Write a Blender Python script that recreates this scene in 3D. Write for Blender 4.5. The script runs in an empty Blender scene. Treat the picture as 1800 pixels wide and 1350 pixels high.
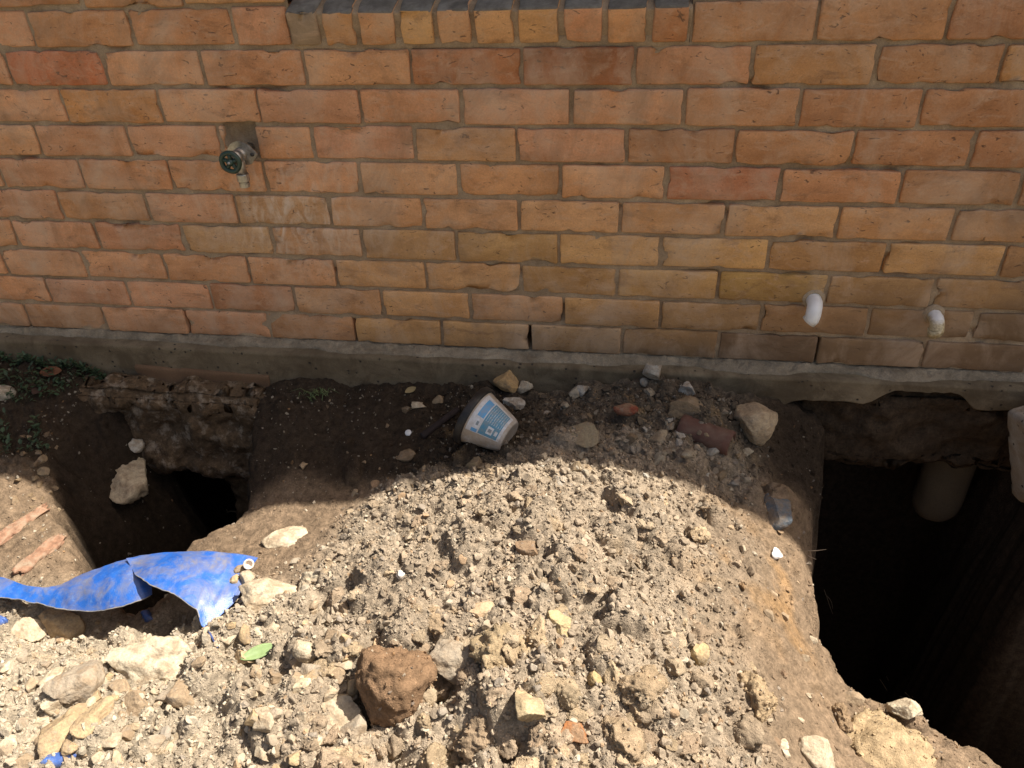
import bpy, bmesh, math, random
import numpy as np
from mathutils import Vector, Matrix

random.seed(7)
RS = np.random.RandomState(11)
scene = bpy.context.scene
COL = scene.collection

# ------------------------------------------------------------------ camera
CAM_O = np.array([0.4965, -1.7145, 1.0500])
PAN, TILT, ROLL, FPX = -0.166035, 0.586889, -0.039911, 1352.0
_cp, _sp, _ct, _st = math.cos(PAN), math.sin(PAN), math.cos(TILT), math.sin(TILT)
CAM_F = np.array([_sp * _ct, _cp * _ct, -_st])
_r0 = np.array([_cp, -_sp, 0.0])
_u0 = np.cross(_r0, CAM_F)
CAM_R = math.cos(ROLL) * _r0 + math.sin(ROLL) * _u0
CAM_U = -math.sin(ROLL) * _r0 + math.cos(ROLL) * _u0
cd = bpy.data.cameras.new("camera")
cam = bpy.data.objects.new("camera", cd)
COL.objects.link(cam)
cd.sensor_fit = 'HORIZONTAL'
cd.sensor_width = 36.0
cd.lens = 36.0 * FPX / 1800.0
cd.clip_start = 0.02
cd.clip_end = 500.0
cam.matrix_world = Matrix((
    (CAM_R[0], CAM_U[0], -CAM_F[0], CAM_O[0]),
    (CAM_R[1], CAM_U[1], -CAM_F[1], CAM_O[1]),
    (CAM_R[2], CAM_U[2], -CAM_F[2], CAM_O[2]),
    (0, 0, 0, 1)))
scene.camera = cam

# ------------------------------------------------------------------ light
SUN = Vector((0.52, 0.105, 0.86)).normalized()
world = bpy.data.worlds.new("World")
scene.world = world
world.use_nodes = True
wn = world.node_tree.nodes
sky = wn.new("ShaderNodeTexSky")
sky.sky_type = 'NISHITA'
sky.sun_disc = False
sky.sun_elevation = math.asin(SUN.z)
sky.sun_rotation = math.atan2(SUN.x, SUN.y)
sky.air_density = 1.0
sky.dust_density = 5.0
sky.ozone_density = 0.3
bg = wn["Background"]
bg.inputs["Strength"].default_value = 0.07
world.node_tree.links.new(sky.outputs["Color"], bg.inputs["Color"])

sl = bpy.data.lights.new("sun", 'SUN')
sl.energy = 5.0
sl.angle = math.radians(0.53)
sl.color = (1.0, 0.955, 0.89)
sun = bpy.data.objects.new("sun", sl)
COL.objects.link(sun)
sun.rotation_euler = SUN.to_track_quat('Z', 'Y').to_euler()
sun.location = (3, 1, 6)

scene.view_settings.view_transform = 'Standard'
scene.view_settings.look = 'None'
scene.view_settings.gamma = 1.0
scene.view_settings.exposure = 1.06
scene.render.engine = 'CYCLES'
scene.cycles.max_bounces = 8
scene.cycles.diffuse_bounces = 5
scene.cycles.use_denoising = True

# ------------------------------------------------------------------ helpers
def ray(px, py):
    d = CAM_F + ((px - 900) / FPX) * CAM_R + ((675 - py) / FPX) * CAM_U
    return CAM_O, d

def at_y(px, py, y):
    o, d = ray(px, py)
    return o + (y - o[1]) / d[1] * d

def at_z(px, py, z):
    o, d = ray(px, py)
    return o + (z - o[2]) / d[2] * d

def _hash(ix, iy, iz, seed):
    h = (ix.astype(np.int64) * 374761393 + iy.astype(np.int64) * 668265263 + iz.astype(np.int64) * 2147483647 + seed * 974634777) & 0xFFFFFFFF
    h = ((h ^ (h >> 13)) * 1274126177) & 0xFFFFFFFF
    h = ((h ^ (h >> 16)) * 2246822519) & 0xFFFFFFFF
    h = h ^ (h >> 15)
    return (h & 0xFFFFFF) / float(0xFFFFFF)

def vnoise(p, seed=0):
    """value noise, -1..1, p (...,3)"""
    i = np.floor(p)
    f = p - i
    f = f * f * f * (f * (f * 6 - 15) + 10)
    i = i.astype(np.int64)
    out = 0
    for dx in (0, 1):
        wx = f[..., 0] if dx else 1 - f[..., 0]
        for dy in (0, 1):
            wy = f[..., 1] if dy else 1 - f[..., 1]
            for dz in (0, 1):
                wz = f[..., 2] if dz else 1 - f[..., 2]
                out = out + wx * wy * wz * _hash(i[..., 0] + dx, i[..., 1] + dy, i[..., 2] + dz, seed)
    return out * 2 - 1

def fbm(p, octaves=4, seed=0, gain=0.5):
    a, s, t = 1.0, 0, 0
    q = p
    for o in range(octaves):
        s = s + a * vnoise(q, seed + o * 17)
        t += a
        a *= gain
        q = q * 2.03 + 7.31
    return s / t

def noise2(x, y, scale, octaves=3, seed=0, gain=0.5):
    p = np.stack([x * scale, y * scale, np.full_like(x, 0.37 + seed)], -1)
    return fbm(p, octaves, seed, gain)

def sstep(a, b, x):
    t = np.clip((x - a) / (b - a), 0, 1)
    return t * t * (3 - 2 * t)

def srgb(r, g, b):
    return tuple((c / 255 / 12.92 if c / 255 <= 0.04045 else ((c / 255 + 0.055) / 1.055) ** 2.4) for c in (r, g, b))

def mesh_np(name, verts, faces, smooth=True, mat=None, colors=None):
    """faces: (n,3) or (n,4) array, or a list of such arrays"""
    me = bpy.data.meshes.new(name)
    fl = faces if isinstance(faces, list) else [faces]
    fl = [np.asarray(f, dtype=np.int32) for f in fl if len(f)]
    v = np.asarray(verts, dtype=np.float32)
    me.vertices.add(len(v))
    me.vertices.foreach_set("co", v.ravel())
    loops = np.concatenate([f.ravel() for f in fl])
    tot = np.concatenate([np.full(len(f), f.shape[1], np.int32) for f in fl])
    start = np.concatenate([[0], np.cumsum(tot)[:-1]]).astype(np.int32)
    me.loops.add(len(loops))
    me.loops.foreach_set("vertex_index", loops)
    me.polygons.add(len(tot))
    me.polygons.foreach_set("loop_start", start)
    me.polygons.foreach_set("loop_total", tot)
    me.polygons.foreach_set("use_smooth", np.full(len(tot), bool(smooth)))
    if colors is not None:
        at = me.attributes.new("tint", 'FLOAT_COLOR', 'POINT')
        c4 = np.ones((len(v), 4), np.float32)
        c4[:, :3] = colors
        at.data.foreach_set("color", c4.ravel())
    me.update(calc_edges=True)
    me.validate()
    if mat is not None:
        me.materials.append(mat)
    return me

def add(name, me, parent=None, loc=None, rot=None):
    o = bpy.data.objects.new(name, me)
    COL.objects.link(o)
    if loc is not None:
        o.location = loc
    if rot is not None:
        o.rotation_euler = rot
    if parent is not None:
        o.parent = parent
    return o

def empty(name, loc=(0, 0, 0)):
    o = bpy.data.objects.new(name, None)
    o.empty_display_size = 0.05
    COL.objects.link(o)
    o.location = loc
    return o

def tag(o, label=None, cat=None, group=None, kind=None):
    if label: o["label"] = label
    if cat: o["category"] = cat
    if group: o["group"] = group
    if kind: o["kind"] = kind
    return o

def grid_faces(nu, nv):
    i = np.arange(nu - 1)[:, None] * nv + np.arange(nv - 1)[None, :]
    i = i.ravel()
    return np.stack([i, i + nv, i + nv + 1, i + 1], 1)

_ico = {}
def ico(sub):
    if sub not in _ico:
        bm = bmesh.new()
        bmesh.ops.create_icosphere(bm, subdivisions=sub, radius=1.0)
        bm.verts.ensure_lookup_table()
        v = np.array([x.co[:] for x in bm.verts])
        f = np.array([[x.index for x in q.verts] for q in bm.faces])
        bm.free()
        _ico[sub] = (v, f)
    return _ico[sub]

def rock_verts(sub, seed, planes=9, cut=(0.55, 0.9), rough=0.10, scale=1.6, bumps=0.0):
    v, f = ico(sub)
    v = v.copy()
    r = np.random.RandomState(seed)
    for k in range(planes):
        n = r.normal(size=3); n /= np.linalg.norm(n)
        o = r.uniform(*cut)
        d = v @ n - o
        v -= np.clip(d, 0, None)[:, None] * n * 0.985
    d = fbm(v * scale + r.uniform(0, 50, 3), 5, seed % 97, 0.6)
    rad = v / np.linalg.norm(v, axis=1)[:, None]
    v = v + rad * (d * rough * 1.6)[:, None]
    if bumps:
        b = 1 - np.abs(vnoise(v * 4.5 + r.uniform(0, 50, 3), seed % 89))
        b2 = 1 - np.abs(vnoise(v * 9.5 + r.uniform(0, 50, 3), seed % 83))
        v = v + rad * ((b * 0.65 + b2 * 0.35 - 0.6) * bumps)[:, None]
    return v, f

def box_verts(hx, hy, hz, nx, ny, nz, r, amp=0.0, freq=20.0, seed=0, amp2=0.0):
    """rounded, slightly uneven box made of grid faces, shared vertices"""
    idx = {}
    V = []
    F = []
    def vid(i, j, k):
        key = (i, j, k)
        if key not in idx:
            idx[key] = len(V)
            V.append((i / nx * 2 - 1, j / ny * 2 - 1, k / nz * 2 - 1))
        return idx[key]
    for i in range(nx):
        for j in range(ny):
            F.append((vid(i, j, 0), vid(i, j + 1, 0), vid(i + 1, j + 1, 0), vid(i + 1, j, 0)))
            F.append((vid(i, j, nz), vid(i + 1, j, nz), vid(i + 1, j + 1, nz), vid(i, j + 1, nz)))
    for i in range(nx):
        for k in range(nz):
            F.append((vid(i, 0, k), vid(i + 1, 0, k), vid(i + 1, 0, k + 1), vid(i, 0, k + 1)))
            F.append((vid(i, ny, k), vid(i, ny, k + 1), vid(i + 1, ny, k + 1), vid(i + 1, ny, k)))
    for j in range(ny):
        for k in range(nz):
            F.append((vid(0, j, k), vid(0, j, k + 1), vid(0, j + 1, k + 1), vid(0, j + 1, k)))
            F.append((vid(nx, j, k), vid(nx, j + 1, k), vid(nx, j + 1, k + 1), vid(nx, j, k + 1)))
    p = np.array(V)
    h = np.array([hx, hy, hz])
    q = p * h
    # pull the first inner ring close to the edges so that the rounding has vertices
    for a, n in enumerate((nx, ny, nz)):
        if n >= 3:
            t = (p[:, a] + 1) / 2 * n
            m = np.isclose(t, 1) ; q[m, a] = -h[a] + r * 0.9
            m = np.isclose(t, n - 1) ; q[m, a] = h[a] - r * 0.9
    inner = np.clip(q, -(h - r), h - r)
    d = q - inner
    L = np.linalg.norm(d, axis=1)
    nrm = d / np.maximum(L, 1e-9)[:, None]
    out = inner + nrm * np.minimum(L, r)[:, None]
    if amp:
        r_ = np.random.RandomState(seed)
        off = r_.uniform(0, 90, 3)
        dd = fbm(out * freq + off, 3, seed % 91)
        out = out + nrm * (dd * amp)[:, None]
        if amp2:
            # chipped edges: where two or three sides meet, cut deeper in places
            edge = (np.abs(q) > (h - r * 1.01)).sum(1) >= 2
            c = fbm(out * 28 + off[::-1], 2, seed % 67)
            out = out - nrm * (edge * np.clip(c - 0.12, 0, None) * amp2)[:, None]
    return out, np.array(F)

def tube_np(path, radii, n=16, cap=True):
    """swept round tube through path points; returns verts, faces (list)"""
    P = np.asarray(path, float)
    R = np.broadcast_to(np.asarray(radii, float), (len(P),))
    T = np.gradient(P, axis=0)
    T /= np.linalg.norm(T, axis=1)[:, None]
    ref = np.array([0, 0, 1.0]) if abs(T[0, 2]) < 0.9 else np.array([1.0, 0, 0])
    V = []
    nprev = np.cross(T[0], ref); nprev /= np.linalg.norm(nprev)
    a = np.arange(n) / n * 2 * math.pi
    for i in range(len(P)):
        nn = nprev - T[i] * (nprev @ T[i]); nn /= np.linalg.norm(nn)
        b = np.cross(T[i], nn)
        V.append(P[i] + R[i] * (np.cos(a)[:, None] * nn + np.sin(a)[:, None] * b))
        nprev = nn
    V = np.concatenate(V)
    F = []
    for i in range(len(P) - 1):
        for j in range(n):
            k = (j + 1) % n
            F.append((i * n + j, i * n + k, (i + 1) * n + k, (i + 1) * n + j))
    fl = [np.array(F)]
    if cap:
        V = np.vstack([V, P[0], P[-1]])
        c0, c1 = len(V) - 2, len(V) - 1
        t = [(c0, (j + 1) % n, j) for j in range(n)]
        b0 = (len(P) - 1) * n
        t += [(c1, b0 + j, b0 + (j + 1) % n) for j in range(n)]
        fl.append(np.array(t))
    return V, fl

def lathe_np(prof, n=40, axis_o=(0, 0, 0), axis_d=(0, 0, 1), ref=(1, 0, 0)):
    """prof: list of (r, h) along axis"""
    d = np.array(axis_d, float); d /= np.linalg.norm(d)
    e = np.array(ref, float); e -= d * (e @ d); e /= np.linalg.norm(e)
    g = np.cross(d, e)
    a = np.arange(n) / n * 2 * math.pi
    ringdir = np.cos(a)[:, None] * e + np.sin(a)[:, None] * g
    V = np.concatenate([np.array(axis_o) + d * h + ringdir * r for r, h in prof])
    m = len(prof)
    F = [(i * n + j, i * n + (j + 1) % n, (i + 1) * n + (j + 1) % n, (i + 1) * n + j) for i in range(m - 1) for j in range(n)]
    return V, [np.array(F)]

# ------------------------------------------------------------------ materials
def new_mat(name, rough=0.9, spec=0.3, metal=0.0):
    m = bpy.data.materials.new(name)
    m.use_nodes = True
    b = m.node_tree.nodes["Principled BSDF"]
    b.inputs["Roughness"].default_value = rough
    b.inputs["Specular IOR Level"].default_value = spec
    b.inputs["Metallic"].default_value = metal
    return m, m.node_tree.nodes, m.node_tree.links, b

def N(nodes, t, **kw):
    n = nodes.new(t)
    for k, v in kw.items():
        setattr(n, k, v)
    return n

def noise_node(nodes, links, vec, scale, detail=4, rough=0.55, dist=0.0):
    n = nodes.new("ShaderNodeTexNoise")
    n.inputs["Scale"].default_value = scale
    n.inputs["Detail"].default_value = detail
    n.inputs["Roughness"].default_value = rough
    n.inputs["Distortion"].default_value = dist
    if vec is not None:
        links.new(vec, n.inputs["Vector"])
    return n.outputs["Fac"]

def ramp(nodes, links, fac, stops):
    r = nodes.new("ShaderNodeValToRGB")
    e = r.color_ramp.elements
    while len(e) < len(stops):
        e.new(0.5)
    for el, (p, c) in zip(e, stops):
        el.position = p
        el.color = (c[0], c[1], c[2], 1) if not np.isscalar(c) else (c, c, c, 1)
    links.new(fac, r.inputs["Fac"])
    return r.outputs["Color"]

def mix(nodes, links, fac, a, b, blend='MIX'):
    n = nodes.new("ShaderNodeMix")
    n.data_type = 'RGBA'
    n.blend_type = blend
    for s, v in ((0, fac), (6, a), (7, b)):
        if isinstance(v, (int, float)):
            n.inputs[s].default_value = v
        elif isinstance(v, tuple):
            n.inputs[s].default_value = (v[0], v[1], v[2], 1)
        else:
            links.new(v, n.inputs[s])
    return n.outputs[2]

def bump(nodes, links, height, bsdf, strength=0.5, dist=0.002, prev=None):
    n = nodes.new("ShaderNodeBump")
    n.inputs["Strength"].default_value = strength
    n.inputs["Distance"].default_value = dist
    links.new(height, n.inputs["Height"])
    if prev is not None:
        links.new(prev, n.inputs["Normal"])
    links.new(n.outputs["Normal"], bsdf.inputs["Normal"])
    return n.outputs["Normal"]

def math_node(nodes, links, op, a, b=None):
    n = nodes.new("ShaderNodeMath"); n.operation = op
    for s, v in ((0, a), (1, b)):
        if v is None: continue
        if isinstance(v, (int, float)): n.inputs[s].default_value = v
        else: links.new(v, n.inputs[s])
    return n.outputs[0]

def mat_soil(name, use_tint=True, col=(0.3, 0.22, 0.15), grain=260.0, bstr=0.6, bdist=0.003, var=0.45, pale=0.0):
    m, nd, lk, b = new_mat(name, 0.97, 0.12)
    pos = nd.new("ShaderNodeNewGeometry").outputs["Position"]
    if use_tint:
        base = N(nd, "ShaderNodeAttribute", attribute_name="tint").outputs["Color"]
    else:
        oi = nd.new("ShaderNodeObjectInfo").outputs["Color"]
        base = oi
    n1 = noise_node(nd, lk, pos, 55, 5, 0.6)
    n2 = noise_node(nd, lk, pos, grain, 4, 0.65)
    v1 = ramp(nd, lk, n1, [(0.25, 1 - var), (0.75, 1 + var)])
    v2 = ramp(nd, lk, n2, [(0.2, 1 - var * 0.8), (0.8, 1 + var * 0.8)])
    c = mix(nd, lk, 1.0, base, v1, 'MULTIPLY')
    c = mix(nd, lk, 1.0, c, v2, 'MULTIPLY')
    if pale:
        n3 = noise_node(nd, lk, pos, 30, 6, 0.7)
        f3 = ramp(nd, lk, n3, [(0.52, 0.0), (0.66, pale)])
        c = mix(nd, lk, f3, c, (0.40, 0.32, 0.23))
    lk.new(c, b.inputs["Base Color"])
    nb = bump(nd, lk, n2, b, bstr, bdist)
    n4 = noise_node(nd, lk, pos, grain * 3, 3, 0.6)
    bump(nd, lk, n4, b, 0.4, 0.0012, nb)
    return m

M_GROUND = mat_soil("soil_ground", grain=230, bstr=0.9, bdist=0.007, var=0.5)
M_CRUMB = mat_soil("soil_crumbs", grain=420, bstr=0.5, bdist=0.0015, var=0.3)
M_CLOD = mat_soil("soil_clod", use_tint=False, grain=330, bstr=0.9, bdist=0.004, var=0.4)

def mat_stone(name):
    m, nd, lk, b = new_mat(name, 0.9, 0.25)
    oi = nd.new("ShaderNodeObjectInfo")
    pos = nd.new("ShaderNodeNewGeometry").outputs["Position"]
    n1 = noise_node(nd, lk, pos, 38, 6, 0.65, 0.4)
    n2 = noise_node(nd, lk, pos, 220, 5, 0.65)
    # earthy dirt and ochre film over pale stone
    f = ramp(nd, lk, n1, [(0.42, 0.0), (0.62, 0.75)])
    c = mix(nd, lk, f, oi.outputs["Color"], (0.25, 0.175, 0.105))
    n3 = noise_node(nd, lk, pos, 90, 4, 0.6)
    f3 = ramp(nd, lk, n3, [(0.55, 0.0), (0.7, 0.5)])
    c = mix(nd, lk, f3, c, (0.22, 0.19, 0.15))
    v2 = ramp(nd, lk, n2, [(0.25, 0.72), (0.75, 1.2)])
    c = mix(nd, lk, 1.0, c, v2, 'MULTIPLY')
    lk.new(c, b.inputs["Base Color"])
    nb = bump(nd, lk, n2, b, 0.7, 0.003)
    vo = nd.new("ShaderNodeTexVoronoi"); vo.inputs["Scale"].default_value = 130
    lk.new(pos, vo.inputs["Vector"])
    bump(nd, lk, vo.outputs["Distance"], b, 0.35, 0.002, nb)
    return m
M_STONE = mat_stone("weathered_stone")

def mat_brick(name, world_stains=True):
    m, nd, lk, b = new_mat(name, 0.92, 0.2)
    oi = nd.new("ShaderNodeObjectInfo")
    pos = nd.new("ShaderNodeNewGeometry").outputs["Position"]
    # each brick has its own piece of the pattern
    off = nd.new("ShaderNodeVectorMath"); off.operation = 'SCALE'
    cmb = nd.new("ShaderNodeCombineXYZ")
    for s in range(3): lk.new(oi.outputs["Random"], cmb.inputs[s])
    lk.new(cmb.outputs[0], off.inputs[0]); off.inputs["Scale"].default_value = 37.0
    ad = nd.new("ShaderNodeVectorMath"); ad.operation = 'ADD'
    lk.new(pos, ad.inputs[0]); lk.new(off.outputs[0], ad.inputs[1])
    p = ad.outputs[0]
    st = nd.new("ShaderNodeVectorMath"); st.operation = 'MULTIPLY'
    lk.new(p, st.inputs[0]); st.inputs[1].default_value = (0.45, 1.0, 1.0)
    ps = st.outputs[0]
    n1 = noise_node(nd, lk, ps, 17, 5, 0.6, 0.3)
    n2 = noise_node(nd, lk, p, 260, 5, 0.7)
    n3 = noise_node(nd, lk, ps, 42, 6, 0.68, 0.8)
    base = oi.outputs["Color"]
    v1 = ramp(nd, lk, n1, [(0.28, (0.76, 0.72, 0.68)), (0.72, (1.16, 1.20, 1.24))])
    c = mix(nd, lk, 1.0, base, v1, 'MULTIPLY')
    # pale, limey bloom
    fl = ramp(nd, lk, n3, [(0.52, 0.0), (0.70, 0.55)])
    c = mix(nd, lk, fl, c, (0.62, 0.40, 0.25))
    # burnt/dirty patches
    n5 = noise_node(nd, lk, ps, 26, 6, 0.7, 0.5)
    fd = ramp(nd, lk, n5, [(0.27, 0.7), (0.44, 0.0)])
    c = mix(nd, lk, fd, c, (0.22, 0.115, 0.06))
    v2 = ramp(nd, lk, n2, [(0.25, 0.80), (0.75, 1.15)])
    c = mix(nd, lk, 1.0, c, v2, 'MULTIPLY')
    # small dark pits and drag marks
    vo = nd.new("ShaderNodeTexNoise"); vo.inputs["Scale"].default_value = 75; vo.inputs["Detail"].default_value = 2
    vo.inputs["Distortion"].default_value = 2.0
    lk.new(ps, vo.inputs["Vector"])
    fp = ramp(nd, lk, vo.outputs["Fac"], [(0.28, 1.0), (0.33, 0.0)])
    c = mix(nd, lk, mix(nd, lk, 1.0, fp, (0.75, 0.75, 0.75), 'MULTIPLY'), c, (0.10, 0.06, 0.04))
    # soil splash along the lowest courses, plus painted-in light fall-off, heavier to the right
    sx = nd.new("ShaderNodeSeparateXYZ"); lk.new(pos, sx.inputs[0])
    zz = math_node(nd, lk, 'ADD', sx.outputs["Z"], math_node(nd, lk, 'MULTIPLY', math_node(nd, lk, 'MAXIMUM', math_node(nd, lk, 'SUBTRACT', sx.outputs["X"], 0.1), 0.0), -0.17))
    wob = math_node(nd, lk, 'MULTIPLY', noise_node(nd, lk, pos, 6, 4, 0.6), 0.16)
    zz = math_node(nd, lk, 'SUBTRACT', zz, wob)
    mr = nd.new("ShaderNodeMapRange")
    lk.new(zz, mr.inputs["Value"])
    mr.inputs["From Min"].default_value = -0.17; mr.inputs["From Max"].default_value = 0.03
    mr.inputs["To Min"].default_value = 0.86; mr.inputs["To Max"].default_value = 0.0
    c = mix(nd, lk, mr.outputs[0], c, (0.16, 0.105, 0.062))
    # dust and washed-down salts that run across joints
    wd = nd.new("ShaderNodeVectorMath"); wd.operation = 'MULTIPLY'
    lk.new(pos, wd.inputs[0]); wd.inputs[1].default_value = (1.0, 1.0, 0.6)
    fw = ramp(nd, lk, noise_node(nd, lk, wd.outputs[0], 7, 7, 0.68, 0.6), [(0.46, 0.0), (0.70, 0.55)])
    c = mix(nd, lk, fw, c, (0.58, 0.43, 0.30))
    fk = ramp(nd, lk, noise_node(nd, lk, wd.outputs[0], 4.3, 7, 0.7, 0.8), [(0.30, 0.55), (0.48, 0.0)])
    c = mix(nd, lk, fk, c, (0.24, 0.145, 0.08))
    # lime runs below the tap
    dx = math_node(nd, lk, 'SUBTRACT', sx.outputs["X"], -0.33)
    gx = math_node(nd, lk, 'MULTIPLY', math_node(nd, lk, 'MULTIPLY', dx, dx), -26.0)
    dz = math_node(nd, lk, 'SUBTRACT', sx.outputs["Z"], 0.36)
    gz = math_node(nd, lk, 'MULTIPLY', math_node(nd, lk, 'MULTIPLY', dz, dz), -55.0)
    g = math_node(nd, lk, 'EXPONENT', math_node(nd, lk, 'ADD', gx, gz))
    rn = nd.new("ShaderNodeVectorMath"); rn.operation = 'MULTIPLY'
    lk.new(pos, rn.inputs[0]); rn.inputs[1].default_value = (1.0, 1.0, 0.45)
    runs = ramp(nd, lk, noise_node(nd, lk, rn.outputs[0], 34, 5, 0.65, 1.2), [(0.45, 0.0), (0.68, 0.75)])
    sep = math_node(nd, lk, 'MULTIPLY', g, runs)
    c = mix(nd, lk, sep, c, (0.72, 0.58, 0.44))
    lk.new(c, b.inputs["Base Color"])
    nb = bump(nd, lk, n2, b, 0.55, 0.0016)
    nb = bump(nd, lk, n3, b, 0.45, 0.004, nb)
    inv = math_node(nd, lk, 'SUBTRACT', 1.0, fp)
    bump(nd, lk, inv, b, 0.5, 0.002, nb)
    return m
M_BRICK = mat_brick("clay_brick")

def mat_mortar(name, dark=(0.24, 0.165, 0.098), light=(0.50, 0.375, 0.245), bd=0.004):
    m, nd, lk, b = new_mat(name, 0.96, 0.15)
    pos = nd.new("ShaderNodeNewGeometry").outputs["Position"]
    n1 = noise_node(nd, lk, pos, 9, 7, 0.7)
    n2 = noise_node(nd, lk, pos, 320, 4, 0.7)
    c = ramp(nd, lk, n1, [(0.3, dark), (0.7, light)])
    c = mix(nd, lk, 1.0, c, ramp(nd, lk, n2, [(0.2, 0.7), (0.8, 1.25)]), 'MULTIPLY')
    lk.new(c, b.inputs["Base Color"])
    nb = bump(nd, lk, n2, b, 0.7, 0.002)
    bump(nd, lk, noise_node(nd, lk, pos, 70, 4, 0.6), b, 0.6, bd, nb)
    return m
M_MORTAR = mat_mortar("joint_mortar")
M_BED = mat_mortar("bedding_mortar", (0.13, 0.10, 0.066), (0.36, 0.295, 0.205), 0.010)

def mat_concrete(name, c0, c1, pits=True, stain=None):
    m, nd, lk, b = new_mat(name, 0.9, 0.25)
    pos = nd.new("ShaderNodeNewGeometry").outputs["Position"]
    n1 = noise_node(nd, lk, pos, 5, 6, 0.6, 0.3)
    n2 = noise_node(nd, lk, pos, 240, 4, 0.7)
    c = ramp(nd, lk, n1, [(0.32, c0), (0.68, c1)])
    c = mix(nd, lk, 1.0, c, ramp(nd, lk, n2, [(0.2, 0.78), (0.8, 1.18)]), 'MULTIPLY')
    if stain:
        f = ramp(nd, lk, noise_node(nd, lk, pos, 11, 6, 0.7, 0.6), [(0.42, 0.0), (0.62, 0.8)])
        c = mix(nd, lk, f, c, stain)
    nb = bump(nd, lk, n2, b, 0.4, 0.0015)
    if pits:
        vo = nd.new("ShaderNodeTexVoronoi"); vo.inputs["Scale"].default_value = 48
        lk.new(pos, vo.inputs["Vector"])
        f = ramp(nd, lk, vo.outputs["Distance"], [(0.13, 1.0), (0.19, 0.0)])
        sel = ramp(nd, lk, noise_node(nd, lk, pos, 16, 2), [(0.46, 0.0), (0.52, 1.0)])
        f = mix(nd, lk, 1.0, f, sel, 'MULTIPLY')
        c = mix(nd, lk, f, c, (0.05, 0.04, 0.03))
        bump(nd, lk, math_node(nd, lk, 'SUBTRACT', 1.0, f), b, 0.8, 0.004, nb)
    lk.new(c, b.inputs["Base Color"])
    return m
M_CONC = mat_concrete("footing_concrete", (0.115, 0.085, 0.05), (0.22, 0.17, 0.105), True, (0.085, 0.06, 0.034))
M_CONC2 = mat_concrete("grey_concrete", (0.25, 0.22, 0.175), (0.38, 0.34, 0.28), True, (0.22, 0.155, 0.09))
M_BOARD = mat_concrete("stained_band", (0.115, 0.065, 0.035), (0.17, 0.10, 0.055), False)

def mat_plain(name, col, rough=0.6, spec=0.4, metal=0.0, var=0.15, scale=60, dirt=None, bstr=0.2):
    m, nd, lk, b = new_mat(name, rough, spec, metal)
    pos = nd.new("ShaderNodeNewGeometry").outputs["Position"]
    n1 = noise_node(nd, lk, pos, scale, 5, 0.65)
    c = ramp(nd, lk, n1, [(0.25, tuple(x * (1 - var) for x in col)), (0.75, tuple(min(1, x * (1 + var)) for x in col))])
    if dirt:
        f = ramp(nd, lk, noise_node(nd, lk, pos, scale * 0.5, 6, 0.7, 0.5), [(0.46, 0.0), (0.68, dirt[1])])
        c = mix(nd, lk, f, c, dirt[0])
    lk.new(c, b.inputs["Base Color"])
    bump(nd, lk, noise_node(nd, lk, pos, scale * 4, 4, 0.6), b, bstr, 0.001)
    return m

# ------------------------------------------------------------------ ground shape
ROWS_Y = [-2.4, -1.6, -1.2, -1.0, -0.8, -0.6, -0.38, -0.2, -0.06, 0.6]
ROWS = [
    [(-2.2, -.26), (2.4, -.26)],
    [(-2.2, -.26), (-.8, -.24), (.4, -.20), (1.2, -.28), (2.4, -.30)],
    [(-2.2, -.25), (-1.0, -.23), (-.3, -.15), (.1, -.09), (.4, -.07), (.7, -.13), (1.0, -.28), (1.3, -.38), (2.4, -.36)],
    [(-2.2, -.25), (-.9, -.22), (-.3, -.16), (.1, -.085), (.4, -.05), (.7, -.11), (.95, -.27), (1.3, -.39), (2.4, -.36)],
    [(-2.2, -.25), (-1.0, -.25), (-.5, -.245), (-.2, -.175), (.1, -.08), (.35, -.035), (.6, -.06), (.8, -.17), (.98, -.34), (1.3, -.40), (2.4, -.36)],
    [(-2.2, -.25), (-1.1, -.24), (-.4, -.235), (-.1, -.17), (.2, -.065), (.4, -.035), (.6, -.06), (.8, -.165), (.96, -.34), (1.2, -.40), (2.4, -.34)],
    [(-2.2, -.24), (-1.1, -.215), (-.42, -.255), (-.17, -.215), (-.02, -.19), (.16, -.11), (.26, -.085), (.39, -.06), (.58, -.088), (.78, -.145), (.92, -.215), (.985, -.31), (1.2, -.34), (2.4, -.26)],
    [(-2.2, -.16), (-1.3, -.14), (-1.0, -.17), (-.6, -.18), (-.3, -.16), (0, -.145), (.25, -.105), (.45, -.08), (.65, -.072), (.8, -.125), (.95, -.21), (1.1, -.26), (1.4, -.20), (2.4, -.20)],
    [(-2.2, -.07), (-1.2, -.075), (-1.0, -.10), (-.75, -.14), (-.5, -.115), (-.3, -.10), (0, -.088), (.3, -.085), (.42, -.065), (.52, -.04), (.60, -.018), (.68, -.028), (.78, -.06), (.92, -.10), (1.1, -.16), (1.4, -.14), (2.4, -.12)],
    [(-2.2, -.11), (2.4, -.13)],
]
CX = np.arange(-2.2, 2.401, 0.02)
CY = np.arange(-2.4, 0.601, 0.02)
_rows = np.array([np.interp(CX, [a for a, _ in r], [b for _, b in r]) for r in ROWS])
BASE = np.array([[0.0] * len(CX)] * len(CY))
for i, y in enumerate(CY):
    k = min(np.searchsorted(ROWS_Y, y, side='right') - 1, len(ROWS_Y) - 2)
    t = (y - ROWS_Y[k]) / (ROWS_Y[k + 1] - ROWS_Y[k])
    BASE[i] = _rows[k] * (1 - t) + _rows[k + 1] * t
for _ in range(3):
    P_ = np.pad(BASE, 1, mode='edge')
    BASE = (P_[:-2, 1:-1] + P_[2:, 1:-1] + P_[1:-1, :-2] + P_[1:-1, 2:] + 2 * BASE) / 6

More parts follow.
